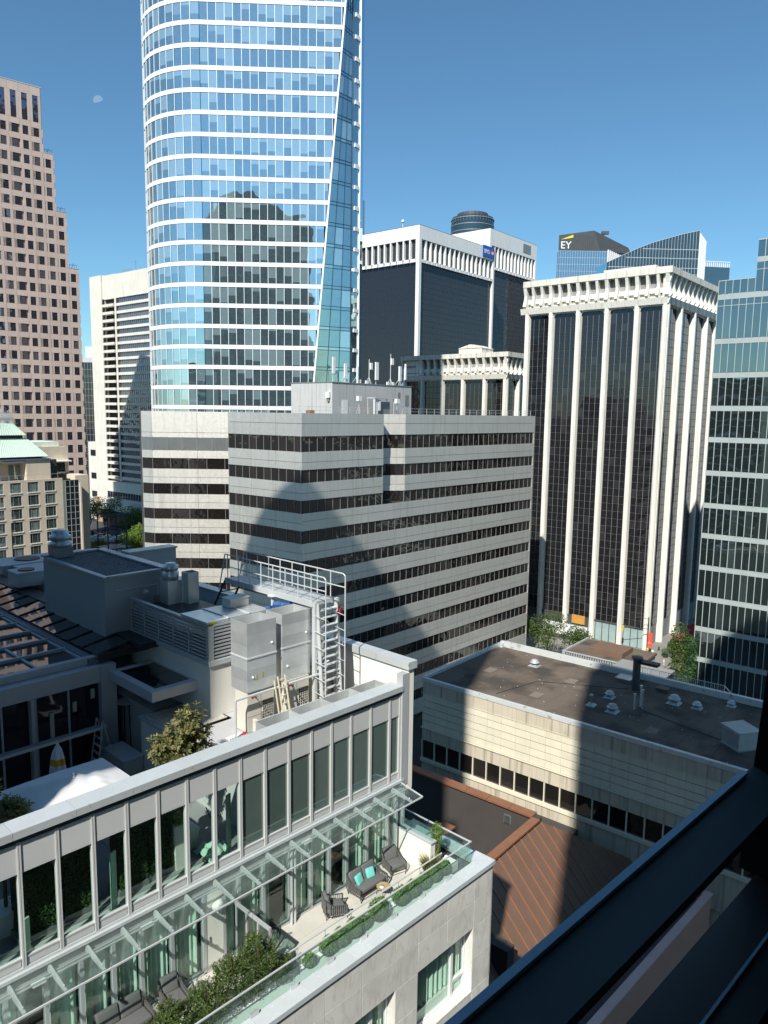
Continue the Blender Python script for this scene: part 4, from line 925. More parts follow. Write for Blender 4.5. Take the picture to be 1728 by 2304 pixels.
# low brown block between the roof and the street
LB = thing('low_brown_block', 'low brown roofed shop block beside the street crossing', 'building', (121, 44, 0))
solid('wall', LB, render_g, [B(.2, 10.2, .2, 12.8, 0, 5.6)]); solid('roof_deck', LB, roof_br, [B(0, 10.5, 0, 13, 5.61, 6.0)]); solid('raised_roof', LB, mat('rust_roof', (.17, .105, .07), .9, var=.2), [B(3, 8, 3.5, 9.5, 6.01, 6.9)])
solid('corrugated_wall', LB, mat('grey_rib', (.34, .36, .35), .6, streak=.3), [B(-.12, -.01, y, y + .22, 2, 6.1) for y in rng(.1, 12.7, .45)]); solid('parapet', LB, alu, [B(-.2, 10.6, 12.9, 13.2, 5.7, 6.3), B(-.22, -.005, 0, 12.89, 6.15, 6.35)])
DB = thing('dark_shop_block', 'dark low block with sloping glass behind the roof railing', 'building', (113, 38, 0)); solid('wall', DB, dark_m, [B(0, 9, 0, 8.5, 0, 6.5)]); solid('roof_deck', DB, roof_gr, [B(-.2, 9.2, -.2, 8.7, 6.51, 6.7)])

# ------------------------------------------------------------ copper edged roofs in the alley
AC_ = thing('copper_edged_annex', 'dark brown clad annex with copper coping and steep seamed bronze roof', 'building', (0, 0, 0))
solid('wall', AC_, brick_br, [B(58.0, 58.6, 29.0, 60, 0, 11.8), B(58.61, 66.6, 29.0, 60, 0, 7.0)])
pieces('coping', AC_, copper_b, [B(57.75, 58.75, 29.6 + 2.4 * k, 31.96 + 2.4 * k, 11.81, 12.0) for k in range(12)] + [B(41 + 2.8 * k, 43.76 + 2.8 * k, 28.75, 29.55, 11.81, 12.0) for k in range(6)])
solid('gutter_wall', AC_, brick_br, [B(41, 57.9, 28.9, 29.7, 0, 11.8)]); solid('vent_grille', AC_, mullion_g, [B(57.88, 57.99, 31.8, 32.5, 10.3, 11.1)])
pieces('vent_slat', AC_, dark_m, [B(57.84, 57.879, 31.85, 32.45, 10.35 + .1 * k, 10.39 + .1 * k) for k in range(8)])
ZR = lambda y: 11.75 - 1.07 * (28.7 - y)
rb, sm = MB(), []
for k in range(20):
    x0, x1 = 42 + 1.22 * k, 43.2 + 1.22 * k
    t0, t1 = (28.7 - max(0, x - 58.0) * .616 for x in (x0, x1))
    q = MB(); q.hexa(((x0, 18.4, ZR(18.4) - .25), (x1, 18.4, ZR(18.4) - .25), (x1, t1, ZR(t1) - .25), (x0, t0, ZR(t0) - .25), (x0, 18.4, ZR(18.4)), (x1, 18.4, ZR(18.4)), (x1, t1, ZR(t1)), (x0, t0, ZR(t0)))); q.build('roof_panel', seam_roof, AC_)
    q = MB(); q.bar((x0 - .01, 18.4, ZR(18.4) + .05), (x0 - .01, t0, ZR(t0) + .05), .045, 4); q.build('roof_seam', steel_seam, AC_)
solid('lower_roof', AC_, roof_gr, [B(34, 58, 30, 60, 0, 5.0)])
solid('inner_parapet', AC_, brick_br, [B(44, 45, 24, 44, 5.01, 9.6), B(44, 54.8, 36, 37.0, 5.01, 9.8)]); pieces('coping', AC_, copper_b, [B(44 + 2.16 * k, 46.14 + 2.16 * k, 35.8, 37.2, 9.81, 10.0) for k in range(5)])
PB = thing('brown_parapet_annex', 'low flat roofed annex with mauve brown parapet seen below the window frame', 'building', (63.4, 15.4, 0), R(-5.1))
mauve = mat('mauve_brown', (.56, .30, .22), .6, var=.08, rnd=.08)
solid('wall', PB, mauve, [B(-33, 0, 0, .4, 0, 7.75), B(-.4, 0, .41, 3.4, 0, 7.75)]); solid('roof_deck', PB, mat('dark_mauve_roof', (.085, .07, .068), .9, var=.2), [B(-33, -.41, .41, 3.4, 0, 7.0)])
pieces('coping', PB, mat('mauve_coping', (.66, .46, .40), .5, rnd=.08), [B(-33 + 3.68 * k, -29.34 + 3.68 * k, -.12, .5, 7.751, 7.88) for k in range(9)])

# ------------------------------------------------------------ street trees, people, signals
def crown(r, h, rr_, n=6):
    return [(rr_.uniform(-r, r) * .6, rr_.uniform(-r, r) * .6, h + rr_.uniform(-.4, .5) * r, r * rr_.uniform(.45, .75), r * rr_.uniform(.45, .75), r * rr_.uniform(.4, .65)) for _ in range(n)]
k = 0
for x, y, h, r, lab in ((129.5, 64.5, 6.0, 4.0, 'leafy street tree in front of the ribbed tower, largest of the row'), (126, 70.0, 6.2, 3.2, 'dark street tree by the corner of banded block'), (133, 60.2, 4.6, 3.0, 'low spreading street tree next to the brown shop block'), (124.8, 75.5, 5.0, 3.0, 'street tree hidden partly behind the banded block end')):
    k += 1; rr_ = random.Random(50 + k); tree('street_tree', lab, (x, y, .1), crown(r, h, rr_), 2600, .42, leaf_s, bark, h * .7, .22, k, 'trees along the street')
tree('column_tree', 'narrow upright leafy tree left of the teal glass block', (129.6, 39.8, .1), [(0, 0, 3 + 2.0 * i, 1.5, 1.5, 1.8) for i in range(5)] + [(.3, .4, 8, 1.8, 1.6, 2)], 3400, .36, leaf_s, bark, 3, .2, 31)
tree('column_tree', 'second upright tree in shade against the teal glass block', (130.6, 38.3, .1), [(0, 0, 3 + 2.0 * i, 1.4, 1.4, 1.8) for i in range(4)], 2200, .38, leaf_h, bark, 3, .2, 32)
for x, y, h, r, m_, n, lab in ((125.5, 198.5, 6.8, 6.6, leaf_l, 5200, 'bright lime green spreading tree left of the banded block'), (152, 240, 4.5, 7.0, leaf_h, 2600, 'dark shaded tree at the foot of the concrete tower'), (106.0, 188.2, 7.0, 3.9, leaf_s, 3400, 'tall pointed green tree beside the copper roofed hotel'), (143, 259, 8.0, 5.0, leaf_s, 2600, 'green tree on the left edge of plaza behind the hotel'), (151, 262, 9.0, 5.5, leaf_h, 2600, 'round dark purple tree by the brick base'), (158, 250, 5.0, 6, leaf_h, 2600, 'low shaded trees further along the plaza')):
    k += 1; rr_ = random.Random(80 + k); tree('plaza_tree', lab, (x, y, .1), crown(r, h + 1.5, rr_, 8), n, .62, m_, bark, h * .7, .3, 60 + k, 'trees round the distant plaza')
t = thing('skylight_hall', 'low hall with sloping glass roof in white frames beyond the roof edge', 'building', (130, 222, 0), R(38))
solid('wall', t, render_g, [B(0, 22, 0, 30, 0, 3.2)]); q = MB(); q.hexa(((0, 0, 3.21), (22, 0, 3.21), (22, 30, 3.21), (0, 30, 3.21), (0, 0, 3.6), (22, 0, 3.6), (22, 30, 6.2), (0, 30, 6.2))); q.build('glass_roof', g_blue, t)
pieces('white_beam', t, mullion_w, [B(x, x + .5, 0, 14, 4.7, 5.3) for x in (2, 6, 10)] + [B(0, 14, y, y + .5, 4.72, 5.2) for y in (2, 6, 10)])
def person(label, loc, rz, shirt, trou, walk=.35, cat='person'):
    t = thing('person', label, cat, loc, rz, None)
    V = [(0, 0, .95), (0, 0, 1.2), (0, .01, 1.42), (0, .01, 1.52), (0, 0, 1.66), (.1, 0, .9), (.11, walk * .45, .5), (.11, walk * .2, .07), (.11, walk * .2 + .16, .03), (-.1, 0, .9), (-.11, -walk * .05, .5), (-.11, -walk * .8, .09), (-.11, -walk * .8 + .15, .03), (.19, 0, 1.40), (.24, -.10, 1.13), (.24, .05, .9), (-.19, 0, 1.40), (-.24, .10, 1.13), (-.24, .22, .92)]
    E_ = [(0, 1), (1, 2), (2, 3), (3, 4), (0, 5), (5, 6), (6, 7), (7, 8), (0, 9), (9, 10), (10, 11), (11, 12), (2, 13), (13, 14), (14, 15), (2, 16), (16, 17), (17, 18)]
    rad = [.15, .14, .13, .06, .10, .09, .065, .045, .04, .09, .065, .045, .04, .06, .045, .035, .06, .045, .035]
    me = bpy.data.meshes.new('body'); me.from_pydata(V, E_, []); o = link('body', me, t)
    md = o.modifiers.new('skin', 'SKIN'); md.use_smooth_shade = True; o.modifiers.new('sub', 'SUBSURF').levels = 1
    for i, r in enumerate(rad): me.skin_vertices[0].data[i].radius = (r, r)
    me.skin_vertices[0].data[0].use_root = True
    dg = bpy.context.evaluated_depsgraph_get(); m2 = bpy.data.meshes.new_from_object(o.evaluated_get(dg)); o.modifiers.clear(); o.data = m2
    m2.materials.clear()
    for mm in (shirt, trou, mat('skin', (.45, .28, .2), .6), mat('hair', (.03, .02, .015), .7)): m2.materials.append(mm)
    for p in m2.polygons:
        z = p.center.z; x = abs(p.center.x); p.material_index = 1 if (z < .95 and x < .2) else 3 if z > 1.68 or (z > 1.56 and p.center.y < -.02) else 2 if z > 1.5 or (x > .2 and z < 1.0) else 0
    return t
c_w = mat('cloth_white', (.75, .75, .74), .8); c_d = mat('cloth_dark', (.03, .03, .035), .8); c_y = mat('cloth_yellow', (.65, .5, .05), .8)
person('person in white top and dark trousers walking on the plaza paving', (146.6, 50.0, .15), R(120), c_w, c_d)
person('person in dark clothes walking in front of the tower pilaster', (151.5, 50.4, .15), R(60), mat('cloth_grey', (.3, .3, .32), .8), c_d)
person('person dressed all in white sitting out by the plaza steps', (142.2, 46.2, .15), R(200), c_w, c_w, .1)
person('person in yellow top standing near the red banner pole', (147.4, 51.3, .15), R(300), c_y, mat('cloth_pale', (.5, .5, .5), .8), .1)
t = thing('signal_pole', 'dark street pole with red banner, curved lamp arm and yellow traffic light', 'street lamp', (148.0, 51.6, .15))
MB().lathe(0, 0, [(.16, 0), (.12, 7.6), (.08, 7.7)], 8).build('pole', dark_m, t); q = MB(); q.path([(0, 0, 7.2), (-.8, 1.6, 7.6), (-1.0, 2.3, 7.4)], .05); q.build('lamp_arm', dark_m, t); q = MB(); q.bar((0, 0, 5.2), (-1.2, 4.6, 4.9), .06); q.build('signal_arm', dark_m, t)
q = MB()
for z in (4.3, 4.65, 5.0): q.box(-1.5, -1.2, 4.5, 4.85, z, z + .33)
q.build('traffic_light', mat('signal_yellow', (.70, .48, .04), .5), t); MB().box(-.5, -.42, -1.1, -.2, 1.6, 4.6).build('banner', mat('banner_red', (.70, .09, .05), .7, c2=(.75, .45, .35), c2s=.9), t)
def awning(x, y, z, sx, sy, lab):
    t = thing('red_parasol', lab, 'parasol', (x, y, .15), R(-8), 'red patio parasols')
    MB().bar((0, 0, 0), (0, 0, z + .6), .04, 6).build('pole', dark_m, t)
    MB().add([(-sx, -sy, z - .35), (sx, -sy, z - .35), (sx, sy, z - .35), (-sx, sy, z - .35), (0, 0, z + .6)], ((0, 1, 4), (1, 2, 4), (2, 3, 4), (3, 0, 4), (3, 2, 1, 0))).build('canopy', mat('parasol_red', (.36, .035, .05), .8, var=.06), t)
    solid('valance', t, mat('parasol_red', (.36, .035, .05), .8), [B(-sx, sx, -sy - .02, -sy, z - .6, z - .351), B(-sx - .02, -sx - .001, -sy, sy, z - .6, z - .351)])
awning(154.6, 46.3, 3.4, 1.9, 1.9, 'nearest red patio parasol under the ribbed tower'); awning(158.4, 45.6, 3.4, 1.9, 1.9, 'second red patio parasol next to the teal block'); awning(163.5, 46.6, 3.6, 2.0, 2.0, 'farthest red patio parasol beside the pilasters')
t = thing('planter_hedge', 'dark planter shrubs at the edge of the patio', 'shrub', (153.5, 48.9, .15)); MB().box(-.6, 3, -.5, .5, 0, .7).build('planter', mullion_g, t); leaves(blob(random.Random(5), [(1.2, 0, 1.1, 1.9, .7, .7)], 700), .3, random.Random(6)).build('foliage', leaf_h, t)
t = thing('cafe_planter', 'round dark shrub in the middle of plaza', 'shrub', (148.4, 48.0, .15)); MB().lathe(0, 0, [(.5, 0), (.6, .6)], 10).build('pot', dark_m, t); leaves(blob(random.Random(8), [(0, 0, 1.1, .9, .9, .8)], 400), .25, random.Random(9)).build('foliage', leaf_h, t)
# ------------------------------------------------------------ the modern wing in the foreground
HR = R(-4.2); ch, sh = math.cos(HR), math.sin(HR)
def HL(u, v, z): return (23.0 + u * ch - v * sh, 17.2 + u * sh + v * ch, z)
HW = thing('hotel_wing', 'modern hotel wing with grey metal window wall, glass canopy and marble facade', 'building', (23.0, 17.2, 0), HR)
US = -22.0
# marble base with deep windows
wcol = [(-3.03 - 4.46 * k, .27 - 4.46 * k) for k in range(5)]
wrow = [(25.43, 28.13), (21.6, 24.3)]
tl = []
cols = []
for k in range(5):
    o = -4.46 * k; cols += [(.28 + o, 1.46 + o) if k == 0 else (.27 + o, 1.43 + o), (-1.37 + o, .27 + o), (-3.03 + o, -1.38 + o)]
rowsm = [(29.28, 30.28), (28.13, 29.28), (26.8, 28.13), (25.43, 26.8), (24.3, 25.43), (22.9, 24.3), (21.6, 22.9)]
for a, b in cols:
    for z0, z1 in rowsm:
        inw = any(a > x0 - .1 and b < x1 + .1 for x0, x1 in wcol) and any(z0 > w0 - .1 and z1 < w1 + .1 for w0, w1 in wrow)
        if not inw: tl.append(B(a + .010, b - .010, -3.08, -3.03, z0 + .010, z1 - .010))
pieces('marble_tile', HW, marble_m, tl)
sk = []
for z0, z1 in ((0, 21.58), (24.32, 25.41), (28.15, 30.24)): sk.append(B(US, 1.42, -3.029, -2.64, z0, z1))
for (x0, x1), z01 in ((w_, z_) for w_ in [(.285, 1.42)] + [(wcol[k + 1][1] + .015, wcol[k][0] - .015) for k in range(4)] for z_ in wrow): sk.append(B(x0, x1, -3.029, -2.641, z01[0], z01[1]))
solid('marble_backing', HW, joint, sk)
solid('lower_mass', HW, joint, [B(US, 1.41, -2.3, 27, 0, 30.05)])
pieces('marble_tile', HW, marble_m, [B(1.421, 1.47, -3.08 + 1.5 * k, -1.6 + 1.5 * k, z0 + .006, z1 - .006) for k in range(16) for z0, z1 in rowsm[:4]])
for x0, x1 in wcol[:4]:
    for z0, z1 in wrow:
        solid('window_reveal', HW, marble_m, [B(x1 - .012, x1 + .012, -3.075, -2.66, z0, z1), B(x0 - .012, x0 + .012, -3.075, -2.66, z0, z1), B(x0, x1, -3.09, -2.6, z0 - .07, z0), B(x0, x1, -3.07, -2.66, z1, z1 + .013)])
        m = x1 - .86
        WN = solid('window', HW, mullion_w, [B(x0 + .02, x1 - .02, -2.72, -2.6, z0 + .005, z0 + .10), B(x0 + .02, x1 - .02, -2.72, -2.6, z1 - .09, z1 - .005), B(x0 + .02, x0 + .1, -2.72, -2.6, z0 + .101, z1 - .091), B(x1 - .1, x1 - .02, -2.72, -2.6, z0 + .101, z1 - .091), B(m - .07, m + .07, -2.73, -2.6, z0 + .101, z1 - .091), B(m + .071, x1 - .101, -2.73, -2.6, z0 + .62, z0 + .74)])
        pieces('pane', WN, c_door, [B(x0 + .1, m - .07, -2.665, -2.655, z0 + .1, z1 - .09), B(m + .07, x1 - .1, -2.665, -2.655, z0 + .1, z0 + .62), B(m + .07, x1 - .1, -2.665, -2.655, z0 + .74, z1 - .09)])
        q = MB(); n = 60
        for i in range(n):
            ua, ub = x0 + .1 + (x1 - x0 - .2) * i / n, x0 + .1 + (x1 - x0 - .2) * (i + 1) / n
            va, vb = -2.50 + .05 * math.sin(i * 1.1) + .02 * math.sin(i * 2.3), -2.50 + .05 * math.sin((i + 1) * 1.1) + .02 * math.sin((i + 1) * 2.3)
            q.quad((ua, va, z0 + .5), (ub, vb, z0 + .5), (ub, vb, z1), (ua, va, z1))
        q.build('curtain', mat('sheer_curtain', (.82, .90, .82), .9, var=.06), WN)
        solid('window_bench', WN, render_w, [B(x0 + .1, x1 - .1, -2.58, -2.32, z0, z0 + .45)])
pieces('stone_coping', HW, stonecop, [B(1.52 - 1.92 * k - 1.91, 1.52 - 1.92 * k, -3.16, -2.56, 30.29, 30.46) for k in range(12)] + [B(.9, 1.52, -2.55 + 1.25 * k, -1.32 + 1.25 * k, 30.29, 30.455) for k in range(3)])
solid('under_coping_strip', HW, mullion_g, [B(US, 1.5, -3.13, -2.6, 30.25, 30.289)])
# terrace
MB().box(US, .89, -2.55, 3.0, 30.06, 30.25).build('terrace_slab', joint, HW)
pieces('terrace_paver', HW, marble_l, [B(US + 1.2 * i + .004, US + 1.2 * i + 1.196, -1.82 + .9 * j + .004, -1.82 + .9 * j + .896, 30.251, 30.275) for i in range(18) for j in range(2)])
solid('planter_trough', HW, mullion_w, [B(US, -.3, -1.9, -1.83, 30.251, 30.50), B(US, -.3, -2.5, -1.91, 30.251, 30.36)])
# ledge, sills, window wall
solid('canopy_ledge', HW, coping, [B(US, -.62, -.14, .05, 33.46, 33.56), B(US, -.62, -.06, .05, 33.561, 33.64)])
mu_u = [-.84, -1.42] + [-2.46 - 1.0 * k for k in range(20)]
mu_u = [-.84, -1.42, -2.47, -3.5, -4.46, -5.41, -6.41, -7.42, -8.40, -9.37, -10.35, -11.31, -12.28, -13.26, -14.23, -15.2, -16.17, -17.15, -18.1, -19.1, -20.1, -21.1, -22.0]
win, scr, spn, sil, mull, fram = [], [], [], [], [], []
for a, b in zip(mu_u, mu_u[1:]):
    (win if a > -7.5 else scr).append(B(b + .06, a - .06, .02, .04, 33.92, 36.24))
    spn.append(B(b + .055, a - .055, -.03, .09, 36.28, 37.06)); sil.append(B(b + .075, a - .075, -.02, .09, 33.66, 33.86))
    fram += [B(b + .05, a - .05, -.035, .08, 33.865, 33.915), B(b + .05, a - .05, -.03, .08, 36.242, 36.275)]
for a in mu_u: mull += [B(a - .05, a - .008, -.06, .10, 33.64, 37.10), B(a + .008, a + .05, -.06, .10, 33.64, 37.10)]
pieces('window_pane', HW, g_room, win); pieces('screen_pane', HW, c_scr, scr); pieces('spandrel_panel', HW, alu_p, spn); pieces('sill_panel', HW, alu_p, sil); pieces('mullion', HW, alu_p, mull); pieces('pane_trim', HW, alu_p, fram)
solid('panel_backing', HW, joint, [B(US, -.8, .092, .13, 36.25, 37.12)])
pieces('parapet_coping', HW, coping, [B(-.78 - 1.62 * k - 1.61, -.78 - 1.62 * k, -.16, .52, 37.25, 37.46) for k in range(14)])
solid('under_coping_strip', HW, dark_m, [B(US, -.8, -.10, .3, 37.121, 37.249)])  # dark strip stands in for the shadow gap under the coping
solid('end_pier', HW, alu, [B(-.79, -.42, -.12, .2, 33.3, 37.9)])
solid('roof_end_wall', HW, render_w, [B(-.42, -.12, -.1, 12.5, 33.0, 38.02)]); pieces('end_wall_coping', HW, coping, [B(-.52, -.02, -.18 + 1.8 * k, 1.6 + 1.8 * k, 38.03, 38.34) for k in range(7)])
# decks and rooms
solid('deck_slab', HW, render_g, [B(US, -.43, .10, 27, 33.2, 33.65), B(-7.45, -.43, .14, 14, 36.02, 36.2), B(-7.45, -.43, 3.0, 14, 33.66, 36.01)])
solid('partition', HW, render_g, [B(-7.5, -7.46, .14, 4.6, 33.66, 36.2)])
for k in range(13): MB().box(US + 1.2 * k, US + 1.2 * k + 1.185, .6, 9.4, 33.651, 33.68).build('deck_board_bay', mat('deck_grey', (.26, .265, .27), .8, var=.1, rnd=.15), HW)
# terrace level doors and curtains
solid('room_back', HW, mat('room_wall', (.30, .29, .26), .9), [B(US, -.43, 3.0, 3.2, 30.26, 33.19), B(-.45, -.40, .2, 2.99, 30.26, 33.19)])
solid('room_floor', HW, mat('room_carpet', (.16, .15, .13), .9), [B(US, -.43, .1, 3.0, 30.251, 30.27)])
dm = [-.5, -.9, -1.44, -2.56, -3.62, -4.5, -5.38, -6.35, -7.49, -8.48, -9.07, -9.8, -10.93, -11.93, -12.79, -13.72, -14.68, -15.7, -16.7, -17.7, -18.7, -20, -21.9]
dp, cur = [], []
rr = random.Random(12)
pieces('door_mullion', HW, alu, [B(a - .055, a + .055, -.02, .14, 30.28, 33.2) for a in dm])
solid('door_head', HW, alu, [B(US, -.45, -.03, .15, 33.05, 33.19), B(US, -.45, -.02, .15, 30.255, 30.33)])
for i, (a, b) in enumerate(zip(dm, dm[1:])):
    if abs(a + 9.07) < .1: dr = MB().box(b + .06, a - .06, .0, .05, 30.34, 33.04).build('white_door', render_w, HW); MB().box(b + .12, b + .16, -.05, -.001, 31.2, 31.5).build('handle', galv, dr); continue
    dp.append(B(b + .05, a - .05, .05, .065, 30.33, 33.05))
    if i in (4, 7, 16): w0, w1 = b + .05, b + (a - b) * .35
    else: w0, w1 = b + .04, a - .04
    q = MB(); n = max(6, int((w1 - w0) * 26))
    f = lambda j: .30 + .05 * math.sin(j * 1.25) + .025 * math.sin(j * .55 + i)
    for j in range(n): ua, ub = w0 + (w1 - w0) * j / n, w0 + (w1 - w0) * (j + 1) / n; q.quad((ua, f(j), 30.3), (ub, f(j + 1), 30.3), (ub, f(j + 1), 33.0), (ua, f(j), 33.0))
    q.build('curtain', mat('sheer_curtain', (.82, .90, .82), .9, var=.06), HW)
pieces('door_pane', HW, c_door, dp)
# glass canopy
fins = MB(); cg = []
UF = [-1.28 - 1.0255 * k for k in range(20)]
for u in UF:
    q = MB(); q.hexa(((u - .035, -1.13, 33.20), (u + .035, -1.13, 33.20), (u + .035, -.06, 33.22), (u - .035, -.06, 33.22), (u - .035, -1.13, 33.26), (u + .035, -1.13, 33.26), (u + .035, -.06, 33.42), (u - .035, -.06, 33.42)))
    q.build('canopy_fin', alu, HW); MB().lathe(u, -1.0, [(.03, 33.30), (.03, 33.33)], 8).build('glass_clamp', galv, HW)
for a, b in zip([-.8] + UF, UF + [US]):
    q = MB(); q.hexa(((b + .008, -1.22, 33.27), (a - .008, -1.22, 33.27), (a - .008, -.06, 33.435), (b + .008, -.06, 33.435), (b + .008, -1.22, 33.285), (a - .008, -1.22, 33.285), (a - .008, -.06, 33.45), (b + .008, -.06, 33.45))); q.build('canopy_pane', c_glass, HW)
q = MB(); q.box(US, -.76, -1.26, -1.22, 33.25, 33.30); q.hexa(((-.80, -1.26, 33.25), (-.76, -1.26, 33.25), (-.76, -.06, 33.42), (-.80, -.06, 33.42), (-.80, -1.26, 33.30), (-.76, -1.26, 33.30), (-.76, -.06, 33.47), (-.80, -.06, 33.47))); q.build('canopy_rail', galv_l, HW)
solid('canopy_bar', HW, alu, [B(US, -.8, -.42, -.38, 33.27, 33.31), B(US, -.8, -.3, -.27, 33.28, 33.31)])
pieces('canopy_lamp', HW, mullion_w, [B(u, u + .34, -.26, -.08, 33.08, 33.16) for u in (-2.9, -5.9, -12.0, -15.1)])
# balustrade
bp = []
for k in range(11): a = .62 - 1.5 * k; bp.append(B(a - 1.49, a, -2.585, -2.57, 30.47, 31.36))
pieces('balustrade_pane', HW, c_bal, bp); MB().box(-15.9, .66, -2.60, -2.555, 31.36, 31.40).build('balustrade_rail', galv_l, HW)
pieces('balustrade_pane', HW, c_bal, [B(.60, .615, -2.55 + 1.2 * k, -1.37 + 1.2 * k, 30.47, 31.36) for k in range(3)]); MB().box(.58, .64, -2.55, 1.0, 31.362, 31.402).build('balustrade_rail', galv_l, HW)
pieces('glass_clamp', HW, galv, [B(-.85 - 1.5 * k - .15, -.85 - 1.5 * k + .15, -2.66, -2.6, 30.47, 30.60) for k in range(10)])
q = MB(); q.bar((-9.0, -1.87, 31.0), (-.3, -1.87, 31.0), .03, 6); q.bar((-9, -1.87, 30.62), (-.3, -1.87, 30.62), .018, 6)
for k in range(8): q.bar((-.4 - 1.2 * k, -1.87, 30.5), (-.4 - 1.2 * k, -1.87, 31.0), .022, 6)
q.build('planter_rail', galv_l, HW)
solid('terrace_end_wall', HW, render_w, [B(-.78, -.5, -1.7, -.03, 30.26, 31.5)]); MB().box(-.80, -.48, -1.75, -.03, 31.501, 31.56).build('end_wall_cap', coping, HW); MB().box(-.66, -.64, -1.7, -.03, 31.561, 31.95).build('end_wall_glass', c_bal, HW)
solid('terrace_divider', HW, alu, [B(-8.68, -8.6, -1.85, -.02, 32.1, 32.2)] + [B(-8.67, -8.61, v, v + .06, 30.27, 32.099) for v in (-1.85, -1.25, -.65, -.1)])
pieces('divider_pane', HW, clear('frosted_glass', (.55, .68, .62), .16, .3), [B(-8.65, -8.63, v + .06, v + .54, 30.3, 32.09) for v in (-1.85, -1.25, -.65)])
t = thing('drain_pipe', 'pair of pale vertical pipes by the terrace doors', 'pipe', HL(-6.42, -.16, 30.28), HR); q = MB(); q.bar((0, 0, 0), (0, 0, 2.9), .05, 8); q.bar((.16, .02, 0), (.16, .02, 2.9), .05, 8); q.build('pipe', galv_l, t)

# ------------------------------------------------------------ terrace furniture
cush = mat('grey_cushion', (.13, .135, .135), .9, var=.06, scale=6); rope = mat('grey_rope', (.15, .15, .15), .85, var=.12, scale=20); fr_d = mat('dark_tube', (.06, .06, .06), .5, m=.3); teal = mat('teal_cushion', (.16, .55, .50), .85, var=.10, scale=9); teak = mat('teak', (.42, .32, .18), .65, var=.15, scale=4, rnd=.2)
def seatset(name, label, cat, loc, rz, L, nc, group=None, pill=0):
    """lounge seat facing -y: tube frame, rope straps, seat and back cushions"""
    t = thing(name, label, cat, loc, rz, group); D = .68; hL = L / 2
    q = MB()
    for x, y in ((-hL, -.06), (hL, -.06), (-hL + .05, D), (hL - .05, D)): q.bar((x, y, .2), (x + (.05 if x < 0 else -.05), y, 0), .02, 5, .013)
    q.path([(-hL, -.06, .2), (-hL, -.06, .52), (-hL, .42, .56), (-hL + .05, D + .06, .80), (hL - .05, D + .06, .80), (hL, .42, .56), (hL, -.06, .52), (hL, -.06, .2)], .02, 5)
    q.path([(-hL, -.06, .22), (hL, -.06, .22), (hL - .05, D, .22), (-hL + .05, D, .22), (-hL, -.06, .22)], .02, 5); q.build('frame', fr_d, t)
    q = MB()
    nb_ = int(L / .075)
    for i in range(nb_ + 1): x = -hL + .05 + (L - .1) * i / nb_; q.bx((x, D + .05, .51, .035, .02, .60, 0))
    for sx in (-1, 1):
        for i in range(9): y = -.03 + .075 * i; q.bx((sx * hL, y, .39, .02, .035, .33 + .012 * i, 0))
    q.build('rope_straps', rope, t)
    rbox('seat_cushion', cush, t, (L - .08, D - .02, .16), .045, 3, (0, D / 2 - .02, .34))
    for i in range(nc):
        wc = (L - .12) / nc; rbox('back_cushion', cush, t, (wc - .02, .50, .17), .06, 3, (-hL + .06 + wc * (i + .5), D - .07, .62), (R(72), 0, 0))
    for i in range(pill): rbox('throw_pillow', teal, t, (.36, .36, .14), .05, 3, (-.30 + .58 * i, D - .24, .56), (R(62), 0, R(14 if i == 0 else -10)))
    return t
zT = 30.275
seatset('sofa', 'grey rope sofa with two teal pillows on the far terrace', 'sofa', HL(-3.25, -1.02, zT), HR, 1.42, 2, None, 2)
seatset('armchair', 'grey rope armchair left of the sofa with teal pillows, seen from its side', 'armchair', HL(-4.72, -.98, zT), HR + R(62), .66, 1)
seatset('armchair', 'grey rope armchair in the corner right of the sofa with teal pillows', 'armchair', HL(-1.75, -.88, zT), HR + R(-16), .70, 1)
seatset('sofa', 'grey rope sofa behind shrubs on the nearer terrace at the bottom edge', 'sofa', HL(-12.75, -.72, zT), HR, 1.5, 2)
seatset('armchair', 'grey rope armchair behind shrubs right of the nearer sofa', 'armchair', HL(-11.25, -.80, zT), HR + R(-6), .66, 1)
seatset('armchair', 'grey rope armchair cut by the bottom edge left of the nearer sofa', 'armchair', HL(-14.3, -1.0, zT), HR + R(35), .66, 1)
t = thing('coffee_table', 'round teak slatted coffee table in front of the sofa with teal pillows', 'table', HL(-2.98, -1.30, zT), HR)
for k in range(7):
    y = -.21 + .07 * k; w_ = math.sqrt(max(.003, .25 ** 2 - y * y)); MB().box(-w_, w_, y - .032, y + .032, .33, .36).build('slat', teak, t)
for g in (.6, 2.2, 3.8, 5.4): MB().bar((.2 * math.cos(g), .2 * math.sin(g), .329), (.27 * math.cos(g), .27 * math.sin(g), 0), .013, 5).build('leg', fr_d, t)
t = thing('magazine', 'white printed leaflets lying on the round teak table', 'magazine', HL(-3.06, -1.30, zT + .361), HR + .3); MB().box(-.1, .02, -.07, .07, 0, .012).build('cover', render_w, t); MB().box(.03, .13, -.05, .06, 0, .008).build('cover', mullion_g, t)
t = thing('wire_chair', 'dark wire chair by the terrace divider', 'chair', HL(-7.5, -.45, zT), HR + R(150)); q = MB()
for k in range(9): x = -.22 + .055 * k; q.path([(x, -.2, .42), (x, .18, .40), (x * 1.05, .28, .82)], .009, 4)
q.path([(-.24, -.2, .42), (.24, -.2, .42), (.24, .2, .4), (.25, .28, .82), (-.25, .28, .82), (-.24, .2, .4), (-.24, -.2, .42)], .014, 5); q.build('wire_seat', fr_d, t)
for x, y in ((-.2, -.2), (.2, -.2), (-.2, .2), (.2, .2)): MB().bar((x, y, .41), (x * 1.1, y * 1.1, 0), .012, 5).build('leg', fr_d, t)
